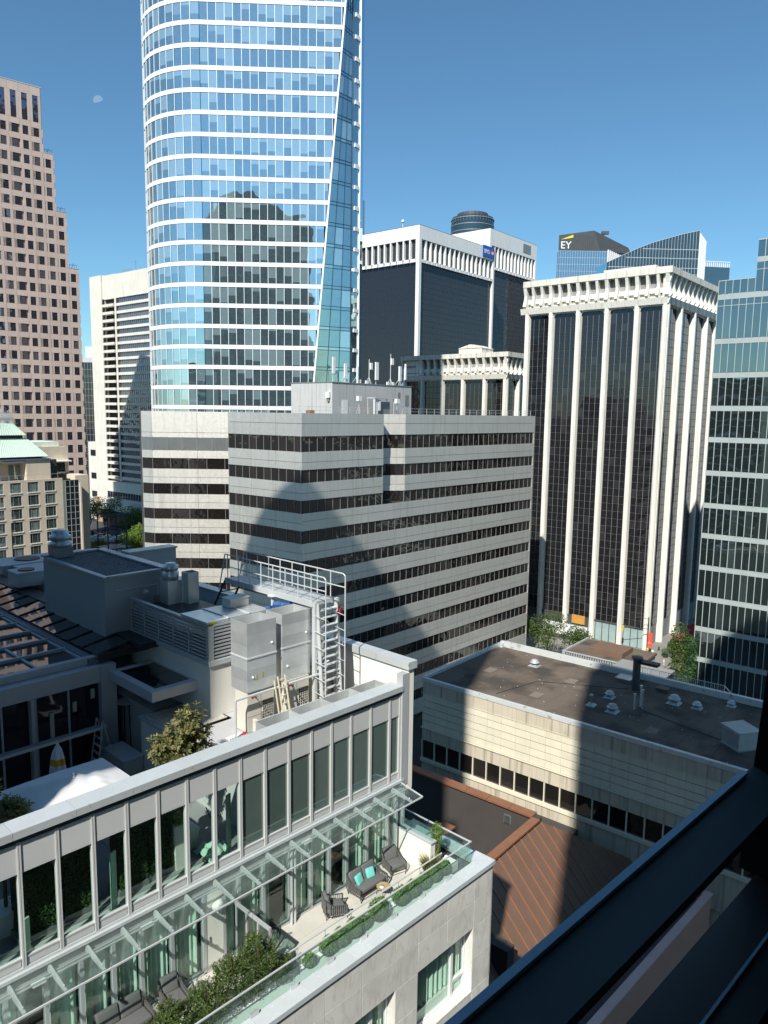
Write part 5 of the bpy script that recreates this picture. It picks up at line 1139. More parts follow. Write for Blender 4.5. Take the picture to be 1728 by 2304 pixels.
t = thing('round_table', 'small white round table at the end of the terrace divider', 'table', HL(-8.05, -1.75, zT), HR); MB().lathe(0, 0, [(.02, .0), (.2, .01), (.03, .05), (.03, .66), (.22, .67), (.22, .69)], 18).build('table_top', render_w, t)
t = thing('wall_heater', 'white round horn shaped heater on the wall above the terrace door', 'heater', HL(-9.4, -.14, 32.55), HR); MB().lathe(0, 0, [(.05, -.1), (.22, 0), (.22, .04), (.18, .05), (.18, .09), (.14, .1), (.14, .14), (.05, .16)], 16).build('heater_body', render_w, t, True).rotation_euler = (R(90), 0, 0)
t = thing('planter_box', 'small white box planter in the far terrace corner', 'planter', HL(-.05, -2.0, 30.28), HR); MB().box(-.25, .25, -.3, .3, 0, .35).build('box', render_w, t)
rr = random.Random(21)
def boxwood(u, v, r, lab, i):
    t = thing('boxwood_ball', lab, 'shrub', HL(u, v, 30.36), HR, 'clipped boxwood along the terrace edge'); q = random.Random(i)
    P = []
    for _ in range(int(1900 * r / .35)):
        a = Vector((q.gauss(0, 1), q.gauss(0, 1), q.gauss(0, 1))).normalized(); f = .88 + .12 * math.sin(a.x * 5 + i) * math.sin(a.y * 4) + q.uniform(-.1, .04); P.append((a.x * r * f * 1.08, a.y * r * .9 * f, r * .95 + a.z * r * f))
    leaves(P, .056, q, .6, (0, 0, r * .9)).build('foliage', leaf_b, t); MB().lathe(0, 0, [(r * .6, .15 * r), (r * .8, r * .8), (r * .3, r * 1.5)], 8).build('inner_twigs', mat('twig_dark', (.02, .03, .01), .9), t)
for i, (u, r, lab) in enumerate(((-7.35, .24, 'smallest boxwood ball at left end of the clipped row'), (-6.55, .33, 'broad boxwood ball second from left on the terrace edge'), (-6.0, .34, 'boxwood ball third from left, next to the broad one'), (-5.35, .36, 'boxwood ball below the sofa end, fourth from left'), (-4.85, .26, 'little boxwood ball filling a gap in mid row'), (-4.15, .42, 'largest clipped boxwood ball in front of coffee table'), (-3.0, .36, 'boxwood ball right of the gap after the largest one'), (-2.4, .34, 'boxwood ball below the corner armchair'), (-1.75, .32, 'boxwood ball near the feathery grass'), (-1.1, .32, 'boxwood ball at right beside the feathery grass'), (-.5, .30, 'last boxwood ball by the glass corner'))): boxwood(u, -2.2, r, lab, 100 + i)
t = thing('feather_grass', 'tuft of feathery yellow green grass by the corner armchair', 'plant', HL(-.85, -1.75, 30.3), HR); q = MB()
for _ in range(520):
    a = rr.uniform(0, 6.28); r0 = rr.uniform(0, .22); l = rr.uniform(.45, .85); b_ = rr.uniform(.1, .5); p = Vector((r0 * math.cos(a), r0 * math.sin(a), 0)); m_ = p + Vector((b_ * .4 * math.cos(a), b_ * .4 * math.sin(a), l * .7)); e_ = p + Vector((b_ * math.cos(a), b_ * math.sin(a), l)); s_ = Vector((-math.sin(a), math.cos(a), 0)) * .012
    q.quad(p - s_, p + s_, m_ + s_, m_ - s_); q.quad(m_ - s_, m_ + s_, e_, e_)
q.build('blades', leaf_g, t)
t = thing('bamboo_plant', 'slim bamboo plant against the white terrace end wall', 'plant', HL(-.25, -1.55, 30.3), HR); q = MB()
for k in range(7): a = k * .9; q.bar((.06 * math.cos(a), .06 * math.sin(a), 0), (.16 * math.cos(a), .16 * math.sin(a), 1.2 + .1 * k), .01, 4)
q.build('cane', mat('cane', (.25, .26, .08), .6), t); leaves(blob(rr, [(0, 0, .9, .2, .2, .5), (0, 0, 1.4, .26, .26, .45), (.05, 0, .35, .12, .12, .3)], 1100), .13, rr, .22).build('foliage', leaf_l, t)
def yew(u, v, lobes, n, lab, i):
    t = thing('yew_shrub', lab, 'shrub', HL(u, v, 30.36), HR, 'loose shrubs on the nearer terrace'); q = random.Random(i); P = blob(q, lobes, n); st = MB(); lf = MB()
    for l in lobes:
        for _ in range(10): e_ = Vector(l[:3]) + Vector((q.gauss(0, 1) * l[3] * .6, q.gauss(0, 1) * l[4] * .6, abs(q.gauss(0, 1)) * l[5] * .9)); st.bar((l[0] * .5, l[1] * .5, 0), e_, .012, 3, .004)
    for l in lobes:
        for _ in range(int(n / 34 / len(lobes))):
            a = q.uniform(0, 6.28); c = Vector((l[0], l[1], l[2])); d_ = Vector((math.cos(a), math.sin(a), q.uniform(-.1, 1.3))).normalized(); e0 = c + Vector((d_.x * l[3], d_.y * l[4], d_.z * l[5])) * .45; e1 = c + Vector((d_.x * l[3], d_.y * l[4], d_.z * l[5])) * q.uniform(.95, 1.25)
            st.bar(e0, e1, .006, 3, .002)
            for s in range(34): P.append(tuple(e0.lerp(e1, s / 33) + Vector((q.gauss(0, .022), q.gauss(0, .022), q.gauss(0, .022)))))
    leaves(P, .072, q, .42).build('foliage', leaf_y, t); st.build('stems', bark, t)
yew(-9.55, -2.05, [(0, 0, .95, .72, .5, .75), (.55, 0, 1.15, .42, .38, .6), (-.45, 0, 1.3, .48, .4, .65), (.1, 0, 1.75, .30, .3, .5)], 5200, 'largest bushy dark shrub in front of the terrace divider', 201)
yew(-10.85, -2.05, [(0, 0, .8, .6, .48, .7), (.35, 0, 1.35, .34, .34, .55), (-.4, 0, 1.1, .42, .4, .6)], 4000, 'loose shrub just left of the largest one by the divider', 202)
yew(-11.95, -2.05, [(0, 0, .75, .55, .45, .65), (-.3, 0, 1.2, .38, .35, .5)], 3200, 'shrub in front of the nearer armchair', 203)
yew(-12.9, -2.1, [(0, 0, .6, .5, .42, .55), (.2, 0, .95, .3, .3, .5)], 2600, 'shrub in front of the nearer sofa', 204)
yew(-13.9, -2.15, [(0, 0, .5, .45, .35, .5)], 1600, 'low shrub at the bottom edge left of the others', 205)
yew(-8.45, -2.1, [(0, 0, .5, .42, .35, .45)], 1300, 'small low shrub between the largest shrub and the boxwood row', 206)
# ------------------------------------------------------------ things on the roof deck behind the glass screen
ZD = 33.68
def hedge(u0, u1, v0, v1, h, lab, i):
    t = thing('hedge', lab, 'hedge', HL(u0, v0, ZD), HR, 'clipped hedges behind the glass screen'); q = random.Random(i); P = []
    L, D = u1 - u0, v1 - v0
    for _ in range(int(3200 * L)):
        x, y, z = q.uniform(0, L), q.uniform(0, D), q.uniform(.2, h); f = q.random()
        if f < .5: y = q.uniform(-.03, .06)
        elif f < .8: z = h + q.uniform(-.06, .03)
        P.append((x, y, z + .05 * math.sin(x * 3)))
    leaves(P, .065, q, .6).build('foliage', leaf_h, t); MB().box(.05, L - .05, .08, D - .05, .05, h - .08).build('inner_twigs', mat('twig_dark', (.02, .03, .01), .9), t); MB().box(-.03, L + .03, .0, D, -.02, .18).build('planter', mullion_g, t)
hedge(-15.0, -13.85, .7, 1.5, 1.75, 'clipped dark hedge behind the glass screen at far left', 1)
hedge(-14.0 + .25, -12.9, .8, 1.6, 1.95, 'second clipped hedge behind the screen, taller than the far left one', 2)
hedge(-12.15, -11.25, .75, 1.5, 1.9, 'third clipped hedge behind the screen below the white parasol', 3)
hedge(-11.15, -10.35, .8, 1.5, 1.85, 'fourth clipped hedge behind the screen beside the white pot', 4)
for u, h, lab in ((-14.95, .95, 'pale green upright panel standing behind the left screen pane'), (-12.5, 1.75, 'tall pale green panel between two hedges behind the screen'), (-8.55, 2.0, 'pale green panel behind the screen next to the folded cover')):
    t = thing('deck_panel', lab, 'panel', HL(u, .45, ZD), HR + R(20), 'pale panels behind the screen'); MB().box(-.1, .1, -.03, .03, 0, h).build('panel', mat('pale_green', (.42, .62, .50), .6), t); MB().box(-.14, .14, -.1, .1, -.01, .02).build('foot', mullion_g, t)
t = thing('potted_shrub', 'tapered white pot with small yellow green shrub behind the screen', 'planter', HL(-10.15, .9, ZD), HR); MB().hexa(((-.15, -.15, 0), (.15, -.15, 0), (.15, .15, 0), (-.15, .15, 0), (-.22, -.22, 1.5), (.22, -.22, 1.5), (.22, .22, 1.5), (-.22, .22, 1.5))).build('pot', render_w, t); leaves(blob(random.Random(4), [(0, 0, 1.75, .36, .32, .3)], 500), .10, random.Random(4)).build('foliage', leaf_l, t)
t = thing('folded_cover', 'crumpled pale green furniture cover lying behind the screen', 'cover', HL(-8.95, .75, ZD), HR); q = random.Random(9); bm = bmesh.new(); bmesh.ops.create_grid(bm, x_segments=16, y_segments=14, size=.5)
for v in bm.verts: d_ = v.co.length; v.co.x *= .9; v.co.z = max(.02, .42 - d_ * .55 + .11 * math.sin(v.co.x * 14 + v.co.y * 5) * math.cos(v.co.y * 11))
me = bpy.data.meshes.new('cover_cloth'); bm.to_mesh(me); bm.free(); me.materials.append(mat('pale_green', (.42, .62, .50), .6)); link('cover_cloth', me, t)
t = thing('garden_hose', 'thin dark hose coiled behind the screen', 'hose', HL(-9.2, .5, ZD), HR); MB().path([(.3 * math.cos(k * .5) * (1 - k * .012), .25 * math.sin(k * .5) * (1 - k * .012), .02 + .004 * k) for k in range(40)] + [(.3, .2, .9), (.1, .4, 1.6)], .018, 5).build('tube', leaf_h, t)
def magnolia(u, v, lobes, n, lab, i, th):
    t = thing('magnolia_tree', lab, 'tree', HL(u, v, ZD), HR, 'magnolias on the roof deck'); q = random.Random(i); MB().bar((0, 0, .4), (0, 0, th), .06, 6, .04).build('trunk', bark, t); MB().hexa(((-.3, -.3, 0), (.3, -.3, 0), (.3, .3, 0), (-.3, .3, 0), (-.4, -.4, .7), (.4, -.4, .7), (.4, .4, .7), (-.4, .4, .7))).build('pot', mullion_w, t)
    lf = MB(); br = MB()
    for _ in range(n):
        l = q.choices(lobes, [l[3] * l[4] * l[5] for l in lobes])[0]; d_ = Vector((q.gauss(0, 1), q.gauss(0, 1), q.gauss(0, 1))).normalized(); tip = Vector(l[:3]) + Vector((d_.x * l[3], d_.y * l[4], d_.z * l[5])) * (q.uniform(.35, 1.05)); ax = (d_ + Vector((0, 0, .5))).normalized(); br.bar(tip - ax * .18, tip, .006, 3)
        s0 = ax.cross(Vector((.3, .5, .8))).normalized(); s1 = ax.cross(s0)
        for k in range(9):
            g = k * 2.4; o_ = (s0 * math.cos(g) + s1 * math.sin(g)); dr = (o_ * .9 + ax * q.uniform(.1, .9)).normalized(); ln = q.uniform(.13, .2); wd = dr.cross(ax).normalized() * ln * .2; b0 = tip - ax * .015 * k; lf.add((b0, b0 + dr * ln * .5 + wd, b0 + dr * ln, b0 + dr * ln * .5 - wd), ((0, 1, 2, 3),))
    br.build('branch', bark, t); lf.build('crown', leaf_m, t)
magnolia(-9.45, 1.75, [(0, 0, 3.6, .75, .6, .85), (.35, 0, 4.35, .5, .45, .62), (-.6, 0, 3.7, .6, .5, .5), (.65, .1, 3.6, .55, .5, .6), (0, 0, 2.8, .75, .5, .7)], 620, 'magnolia with bronze tinged leaves rising over the parapet beside white block', 11, 3.4)
magnolia(-15.0, 1.7, [(0, 0, 3.2, .6, .5, .5), (.35, 0, 3.4, .45, .4, .4), (-.2, 0, 4.2, .25, .25, .4), (.1, 0, 2.7, .4, .4, .4)], 420, 'magnolia in shade at the left edge by the white parasol', 12, 3.2)
# white market parasol
t = thing('market_parasol', 'large square white market parasol with wrinkled canopy half in shadow', 'parasol', HL(-12.92, 1.88, ZD), HR)
bm = bmesh.new(); bmesh.ops.create_grid(bm, x_segments=36, y_segments=36, size=1.66)
for v in bm.verts:
    x, y = v.co.x / 1.66, v.co.y / 1.66; m_ = max(abs(x), abs(y)); v.co.z = 3.66 - .50 * m_ ** 1.15 - .05 * abs(abs(x) - abs(y)) * m_ * 0 - .035 * (1 - abs(abs(x) - abs(y))) * m_ + .030 * math.sin(x * 13 + y * 6) * math.cos(y * 11 - x * 4) * max(0, 1 - m_ * 1.4) * 2 + .02 * math.sin(y * 9 + x * 3) * (1 - m_)
me = bpy.data.meshes.new('canopy'); bm.to_mesh(me); bm.free(); me.materials.append(mat('white_canvas', (.78, .78, .77), .9, var=.02)); me.polygons.foreach_set('use_smooth', [True] * len(me.polygons)); link('canopy', me, t)
q = MB(); e_ = 1.66
for a, b in (((-e_, -e_), (e_, -e_)), ((e_, -e_), (e_, e_)), ((e_, e_), (-e_, e_)), ((-e_, e_), (-e_, -e_))): q.quad((a[0], a[1], 3.12), (b[0], b[1], 3.12), (b[0], b[1], 2.95), (a[0], a[1], 2.95))
q.build('valance', mat('white_canvas', (.78, .78, .77), .9, var=.02), t); MB().bar((0, 0, 0), (0, 0, 3.66), .03, 8).build('pole', alu, t); MB().lathe(0, 0, [(.04, 3.64), (.05, 3.70), (.02, 3.74), (.045, 3.78), (.01, 3.82)], 8).build('finial', galv, t)
# closed striped parasol
t = thing('striped_parasol', 'closed yellow and white striped parasol in the shaded courtyard', 'parasol', HL(-12.08, 5.0, ZD), HR); ys_ = mat('stripe_yellow', (.72, .38, .02), .85); wsc = mat('stripe_white', (.72, .74, .76), .85)
prof = [(.05, 3.34), (.15, 3.12), (.20, 2.90), (.22, 2.68), (.25, 2.44), (.27, 2.20), (.30, 1.95), (.31, 1.7), (.30, 1.5)]
for k, (a, b) in enumerate(zip(prof, prof[1:])):
    q = MB(); n = 22; vs = []
    for r, z in (a, b):
        for i in range(n): g = 2 * math.pi * i / n; rr_ = r * (1 + .16 * math.sin(5 * g)); vs.append((rr_ * math.cos(g), rr_ * math.sin(g), z))
    q.add(vs, [(i, (i + 1) % n, n + (i + 1) % n, n + i) for i in range(n)]); q.build('stripe', ys_ if k in (2, 4, 6) else wsc, t)
MB().bar((0, 0, 0), (0, 0, 3.35), .02, 6).build('pole', mullion_w, t); MB().lathe(0, 0, [(.04, 3.27), (.03, 3.33), (.05, 3.37), (.01, 3.42)], 8).build('finial', mullion_w, t)
t = thing('side_table', 'round pale table in the shaded courtyard at left', 'table', HL(-14.0, 4.6, ZD), HR); MB().lathe(0, 0, [(.3, 1.72), (.47, 1.73), (.47, 1.78)], 22).build('table_top', mat('pale_top', (.5, .52, .54), .5), t); MB().lathe(0, 0, [(.4, 0), (.05, .05), (.05, 1.719)], 10).build('pedestal', dark_m, t)
t = thing('rattan_chair', 'dark rattan chair in the shaded courtyard behind the round table', 'chair', HL(-12.95, 5.3, ZD), HR + R(-30)); rbox('seat', mat('rattan', (.04, .03, .028), .8), t, (.7, .65, .4), .08, 2, (0, 0, 1.2)); rbox('backrest', mat('rattan', (.04, .03, .028), .8), t, (.7, .16, .6), .06, 2, (0, .3, 1.6)); MB().box(-.4, .4, -.4, .4, 0, 1).build('plinth', dark_m, t)
# heater, ladder and plank, grey box
def heater(u, v, h, lab):
    t = thing('patio_heater', lab, 'patio heater', HL(u, v, ZD), HR, 'patio heaters on the deck'); MB().lathe(0, 0, [(.3, 0), (.3, .25)], 12).build('base', dark_m, t)
    for g in range(4): MB().bar((.26 * math.cos(g * 1.57), .26 * math.sin(g * 1.57), .25), (.2 * math.cos(g * 1.57), .2 * math.sin(g * 1.57), h), .025, 4).build('post', dark_m, t)
    MB().lathe(0, 0, [(.07, .25), (.07, h)], 8).build('glass_tube', mullion_g, t); MB().lathe(0, 0, [(.42, h), (.44, h + .03), (.12, h + .12), (.02, h + .15)], 18).build('reflector', galv, t)
heater(-7.5, 9.2, 2.35, 'patio heater standing in the recess between shaded walls'); heater(-10.45, 1.35, 2.7, 'patio heater with bright reflector beside the magnolia')
t = thing('step_ladder', 'grey step ladder holding up the work plank in the courtyard', 'ladder', HL(-9.0, 8.5, ZD), HR)
for y in (-.25, .25): MB().bar((-.32, y * 1.3, 0), (0, y, 2.25), .03).build('rail', galv_l, t); MB().bar((.5, y * 1.3, 0), (.03, y, 2.2), .025).build('rear_leg', galv_l, t)
pieces('rung', t, galv_l, [B(-.29 + .045 * k, -.21 + .045 * k, -.3 + .008 * k, .3 - .008 * k, .3 + .3 * k, .34 + .3 * k) for k in range(6)])
t = thing('work_plank', 'long pale scaffold plank spanning across the courtyard glass', 'plank', HL(-9.0, 8.45, ZD + 1.95), HR); MB().box(-5.2, .2, -.17, .17, -.05, .05).build('board', galv_l, t); pieces('tread_strip', t, mullion_g, [B(-5.2, .2, -.12 + .06 * k, -.10 + .06 * k, .051, .062) for k in range(5)])
t = thing('storage_box', 'long dark grey storage box beside the white block', 'box', HL(-8.5, 7.9, ZD), HR); MB().box(-.35, .45, -1.0, .7, 0, .95).build('body', render_g, t); MB().box(-.38, .48, -1.03, .73, .951, 1.0).build('lid', render_g, t)
# courtyard walls, glass front and glazed roofs
CY = thing('courtyard_block', 'shaded rooftop restaurant with dark glass front and grey fascia', 'building', HL(0, 0, 0), HR)
solid('fascia', CY, render_g, [B(-16, -8.5, 9.35, 9.8, 37.1, 37.75)]); pieces('glass_front', CY, g_black, [B(-16 + 1.25 * k + .03, -16 + 1.25 * k + 1.22, 9.55, 9.6, ZD, 37.09) for k in range(6)]); solid('front_post', CY, render_g, [B(-16 + 1.25 * k - .035, -16 + 1.25 * k + .035, 9.5, 9.65, ZD, 37.09) for k in range(1, 6)] + [B(-11.3, -11.15, 9.2, 9.5, ZD, 37.1)])
solid('rear_mass', CY, render_g, [B(-16, -3.4, 10.6, 27, 33.66, 37.0), B(-5.6, -3.3, 11.2, 27, 37.01, 38.9)]); solid('pier', CY, render_g, [B(-8.49, -7.85, 9.3, 10.59, ZD, 37.75), B(-7.0, -5.9, 9.0, 10.59, ZD, 36.2)])
pieces('wall_light', CY, mat('warm_lamp', (.55, .53, .45), .6), [B(-9.6, -9.45, 9.48, 9.54, 36.1, 36.5), B(-8.85, -8.7, 9.48, 9.54, 36.45, 36.85), B(-10.5, -10.35, 9.48, 9.54, 35.1, 36.3)])
solid('eaves_beam', CY, render_g, [B(-16, -8.3, 9.82, 10.1, 37.76, 38.05)])
pg, pb = [], []
for i in range(4):
    for j in range(9): x1 = -8.85 - 1.75 * i; y0 = 10.15 + 1.75 * j; pg.append(B(x1 - 1.71, x1 - .04, y0 + .04, y0 + 1.71, 37.86, 37.9))
pieces('roof_pane', CY, g_roof, pg); pieces('glazing_bar', CY, render_g, [B(-16, -8.8, 10.15 + 1.75 * j - .06, 10.15 + 1.75 * j + .06, 37.84, 38.02) for j in range(10)]); pieces('rafter', CY, render_g, [B(-8.85 - 1.75 * i - .05, -8.85 - 1.75 * i + .05, 10.15, 26, 37.83, 37.97) for i in range(5)])
solid('gutter', CY, mat('shade_gutter', (.20, .20, .22), .6), [B(-8.79, -8.45, 9.7, 27, 37.7, 38.02)])
for j in range(12):
    y0 = 9.7 + 1.35 * j; q = MB(); q.hexa(((-8.44, y0 + .03, 38.10), (-7.0, y0 + .03, 38.36), (-7.0, y0 + 1.32, 38.36), (-8.44, y0 + 1.32, 38.10), (-8.44, y0 + .03, 38.13), (-7.0, y0 + .03, 38.39), (-7, y0 + 1.32, 38.39), (-8.44, y0 + 1.32, 38.13))); q.build('skylight_pane', g_roof, CY)
    q = MB(); q.bar((-8.46, y0, 38.15), (-6.98, y0, 38.43), .035); q.build('skylight_bar', dark_m, CY)
solid('ridge_flashing', CY, dark_m, [B(-6.99, -6.2, 8.8, 27, 38.2, 38.45)])
solid('skylight_end', CY, dark_m, [B(-8.44, -6.2, 9.55, 9.66, 37.9, 38.19)])
# little glazed canopy and white block
t = thing('glazed_canopy', 'flat canopy with dark glass top projecting beside the lit wall', 'canopy', HL(0, 0, 0), HR); solid('frame', t, render_g, [B(-8.15, -6.05, 5.9, 6.2, 37.1, 37.5), B(-8.15, -7.85, 6.21, 9.3, 37.1, 37.5), B(-6.3, -6.05, 6.21, 9.3, 37.1, 37.5), B(-7.84, -6.31, 9.0, 9.3, 37.1, 37.5)])
pieces('glass_pane', t, g_roof, [B(-7.83, -6.32, 6.22 + 1.4 * k, 7.59 + 1.4 * k, 37.44, 37.485) for k in range(2)])
t = thing('white_block', 'low white rendered block with pale gravel top behind the magnolia', 'wall', HL(0, 0, 0), HR); MB().box(-8.0, -5.6, 4.5, 7.1, ZD, 36.1).build('wall', render_w, t); MB().box(-8.08, -5.6, 4.42, 7.18, 36.101, 36.2).build('capping', coping, t); MB().box(-7.9, -5.7, 4.6, 7.0, 36.201, 36.23).build('gravel_top', mat('pale_gravel', (.55, .53, .47), .9, var=.4, scale=9, bump=.8, bscale=18), t)
# plinth of stair house, louvre enclosure, lid
t = thing('stair_house', 'white walled stair house below the louvred enclosure', 'wall', HL(0, 0, 0), HR); MB().box(-6.2, -3.4, 4.95, 11.1, 36.21, 38.3).build('wall', render_w, t); MB().box(-6.3, -3.3, 4.85, 11.1, 38.301, 38.5).build('capping', coping, t)
t = thing('louvred_enclosure', 'grey louvred plant enclosure with flat metal lid and yellow label', 'plant screen', HL(0, 0, 0), HR)
sl_ = [B(-6.25, -6.12, 5.15, 11.0, 38.56 + .142 * k, 38.635 + .142 * k) for k in range(9)]
pieces('louvre_slat', t, alu, sl_); pieces('louvre_slat', t, alu, [B(-6.05, -3.4, 4.95, 5.08, 38.56 + .142 * k, 38.635 + .142 * k) for k in range(9)])
pieces('screen_post', t, alu, [B(-6.26, -6.04, 4.93, 5.14, 38.51, 39.86)] + [B(-6.29, -6.251, 6.3 + 1.15 * k, 6.36 + 1.15 * k, 38.51, 39.86) for k in range(5)]); solid('top_rail', t, alu, [B(-6.28, -6.1, 5.15, 11.0, 39.82, 39.9), B(-6.03, -3.4, 4.93, 5.1, 39.82, 39.9)]); solid('inner_shade', t, dark_m, [B(-6.0, -3.45, 5.2, 10.9, 38.51, 39.5)])
pieces('lid_sheet', t, galv, [B(-6.3 + 1.0 * k, -5.32 + 1.0 * k, 4.98, 6.85, 39.92, 40.02) for k in range(3)]); pieces('lid_seam', t, galv_l, [B(-5.335 + 1.0 * k, -5.285 + 1.0 * k, 4.97, 6.86, 40.021, 40.06) for k in range(2)]); MB().box(-6.26, -5.9, 4.955, 4.977, 39.93, 40.0).build('label_plate', mat('label_yellow', (.6, .52, .02), .6), t)
t = thing('fan_box', 'small pale metal box sitting on the enclosure lid', 'box', HL(-4.0, 6.4, 40.03), HR); MB().box(-.45, .45, -.3, .3, 0, .34).build('casing', render_w, t); MB().box(-.48, .48, -.33, .33, .341, .37).build('lid', render_w, t)
# penthouse
t = thing('plant_penthouse', 'dark grey plant penthouse with gravel roof and metal parapet in shade', 'penthouse', HL(0, 0, 0), HR); MB().box(-7.35, -4.4, 11.1, 17.4, 38.0, 40.85).build('wall', mat('penthouse_clad', (.42, .45, .47), .6, m=.1, var=.04), t); MB().box(-7.15, -4.6, 11.3, 17.2, 40.851, 40.92).build('gravel_roof', gravel_m, t)
rr = random.Random(2); q = MB()
for _ in range(900): x, y, s = rr.uniform(-7.1, -4.65), rr.uniform(11.35, 17.15), rr.uniform(.03, .06); q.add([(x, y, 40.91), (x + s, y + s * .3, 40.91), (x + s * .4, y + s, 40.91), (x + s * .5, y + s * .4, 40.92 + s * .7)], ((0, 1, 3), (1, 2, 3), (2, 0, 3)))
q.build('gravel', gravel_m, t, kind='stuff'); cpm = mat('shade_coping', (.42, .46, .50), .4, m=.35, var=.05, rnd=.1)
pieces('coping', t, cpm, [B(-4.72, -4.3, 11.05 + 1.27 * k, 12.3 + 1.27 * k, 40.93, 41.02) for k in range(5)] + [B(-7.4 + .9 * k, -6.51 + .9 * k, 17.1, 17.5, 40.93, 41.03) for k in range(3)] + [B(-7.42, -7.18, 11.05, 17.09, 40.855, 40.96), B(-7.17, -4.73, 11.02, 11.25, 40.855, 40.96)])
MB().lathe(0, 0, [(.14, 0), (.13, .08), (.02, .12)], 12).build('bulkhead_lamp', galv, t).matrix_local = Matrix.Translation((-5.5, 11.09, 40.0)) @ Matrix.Rotation(R(90), 4, 'X')
t = thing('roof_fan', 'round grey exhaust fan on a square base at the penthouse corner', 'exhaust fan', HL(-6.7, 16.9, 40.95), HR); MB().box(-.42, .42, -.42, .42, 0, .5).build('base', mullion_g, t); MB().lathe(0, 0, [(.5, .5), (.52, .7), (.42, .72), (.42, .85), (.5, .86), (.5, 1.02), (.38, 1.05), (.38, 1.25), (.36, 1.3)], 20).build('fan_housing', galv, t, True)
t = thing('rear_parapet', 'lower roof parapet with broad metal coping behind the penthouse', 'wall', HL(0, 0, 0), HR); MB().box(-4.2, -1.6, 15.0, 15.6, 38, 41.0).build('wall', render_g, t); MB().box(-1.9, -1.5, 9, 14.99, 38, 39.4).build('wall', render_g, t); pieces('coping', t, cpm, [B(-4.25 + .9 * k, -3.37 + .9 * k, 14.9, 15.7, 41.01, 41.1) for k in range(3)]); MB().box(-1.95, -1.45, 8.9, 14.95, 39.401, 39.5).build('coping', cpm, t); MB().box(-3.29, -1.91, 8.0, 14.98, 36.21, 38.6).build('roof_slab', render_g, t)
t = thing('access_cage', 'dark railing cage above a ladder hatch behind the penthouse', 'railing', HL(-4.3, 16.9, 41.0), HR); q = MB()
for x, y in ((0, 0), (1.0, 0), (0, 1.1), (1.0, 1.1)): q.bar((x, y, -.4), (x, y, 1.7), .035)
for z in (.8, 1.7): q.path([(0, 0, z), (1, 0, z), (1, 1.1, z), (0, 1.1, z), (0, 0, z)], .03)
q.build('railing', dark_m, t); MB().box(-.1, 1.1, -.1, 1.2, -.05, .0).build('platform', dark_m, t)
t = thing('kitchen_flue', 'wide square flue with round capped top beside the penthouse', 'chimney', HL(-4.62, 10.4, 38.8), HR); MB().box(-.33, .33, -.3, .3, 0, 1.75).build('duct', galv, t); MB().lathe(0, 0, [(.34, 1.751), (.36, 2.1), (.30, 2.12), (.30, 2.2), (.34, 2.21), (.34, 2.4), (.22, 2.42), (.22, 2.5)], 18).build('cap', galv, t, True)
t = thing('square_duct', 'plain square duct with open top next to the round capped flue', 'duct', HL(-3.95, 9.9, 38.6), HR); q = MB()
for b in (B(-.27, .27, -.27, -.25, 0, 2.3), B(-.27, .27, .25, .27, 0, 2.3), B(-.27, -.25, -.249, .249, 0, 2.3), B(.25, .27, -.249, .249, 0, 2.3)): q.bx(b)
q.build('duct', galv, t); MB().box(-.24, .24, -.24, .24, 1.6, 1.62).build('damper', black, t)
t = thing('flexible_hose', 'coil of pale flexible duct by the square duct', 'hose', HL(-3.55, 9.0, 38.65), HR); MB().path([(.05 * k - .3, .28 * math.cos(k * 1.2), .3 + .28 * math.sin(k * 1.2)) for k in range(22)], .05, 6).build('coil', galv_l, t)
for u, v, z, a, b, h, lab in ((-4.3, 27.5, 37.0, 1.9, 1.2, 1.9, 'long grey condenser unit at the far left of the roof'), (-5.1, 24.0, 37.0, .9, .9, 1.5, 'grey box unit in front of the long condenser'), (-6.3, 22.4, 38.6, .7, .7, .7, 'small dark box beside the penthouse wall')):
    t = thing('roof_unit', lab, 'air conditioner', HL(u, v, z), HR, 'plant units on the shaded roof'); MB().box(-a, a, -b, b, 0, h).build('casing', render_g, t); MB().box(-a - .04, a + .04, -b - .04, b + .04, h + .001, h + .06).build('lid', render_g, t); MB().lathe(0, 0, [(min(a, b) * .6, h + .061), (min(a, b) * .6, h + .12)], 14).build('fan_ring', dark_m, t)
t = thing('lamp_post', 'thin lamp post with hooked top at the left roof edge', 'street lamp', HL(-4.6, 28.9, 37), HR); q = MB(); q.path([(0, 0, 0), (0, 0, 4.0), (.25, 0, 4.05)], .035); q.build('pole', dark_m, t)
# galvanised risers, condensers, open boxes
def riser(u0, u1, v0, v1, lab):
    t = thing('duct_riser', lab, 'duct', HL(u0, v0, 37.78), HR, 'galvanised risers above the condensers'); a, b = u1 - u0, v1 - v0
    for z0, z1 in ((0, 1.26), (1.32, 2.62)):
        n = 3
        for k in range(n):
            za, zb = z0 + (z1 - z0) * k / n, z0 + (z1 - z0) * (k + 1) / n - .004; q = MB()
            for bb in (B(0, a, 0, .02, za, zb), B(0, a, b - .02, b, za, zb), B(0, .02, .021, b - .021, za, zb), B(a - .02, a, .021, b - .021, za, zb)): q.bx(bb)
            q.build('duct_sheet', galv, t)
    solid('flange', t, galv_l, [B(-.03, a + .03, -.03, b + .03, 1.262, 1.318)]); MB().box(.03, a - .03, .03, b - .03, .4, .42).build('damper', dark_m, t)
    for dx, dz in ((.25, .55), (a - .2, 1.7)): MB().lathe(0, 0, [(.05, 0), (.02, .05)], 8).build('test_cap', render_w, t).matrix_local = Matrix.Translation((dx, -.001, dz)) @ Matrix.Rotation(R(90), 4, 'X')
riser(-6.08, -4.75, 2.75, 3.75, 'left galvanised duct riser above the condensers'); riser(-4.38, -3.0, 2.85, 3.85, 'right galvanised duct riser with the taller open top')
riser(-2.62, -1.6, 3.6, 4.4, 'galvanised riser half hidden behind the ladder stair')
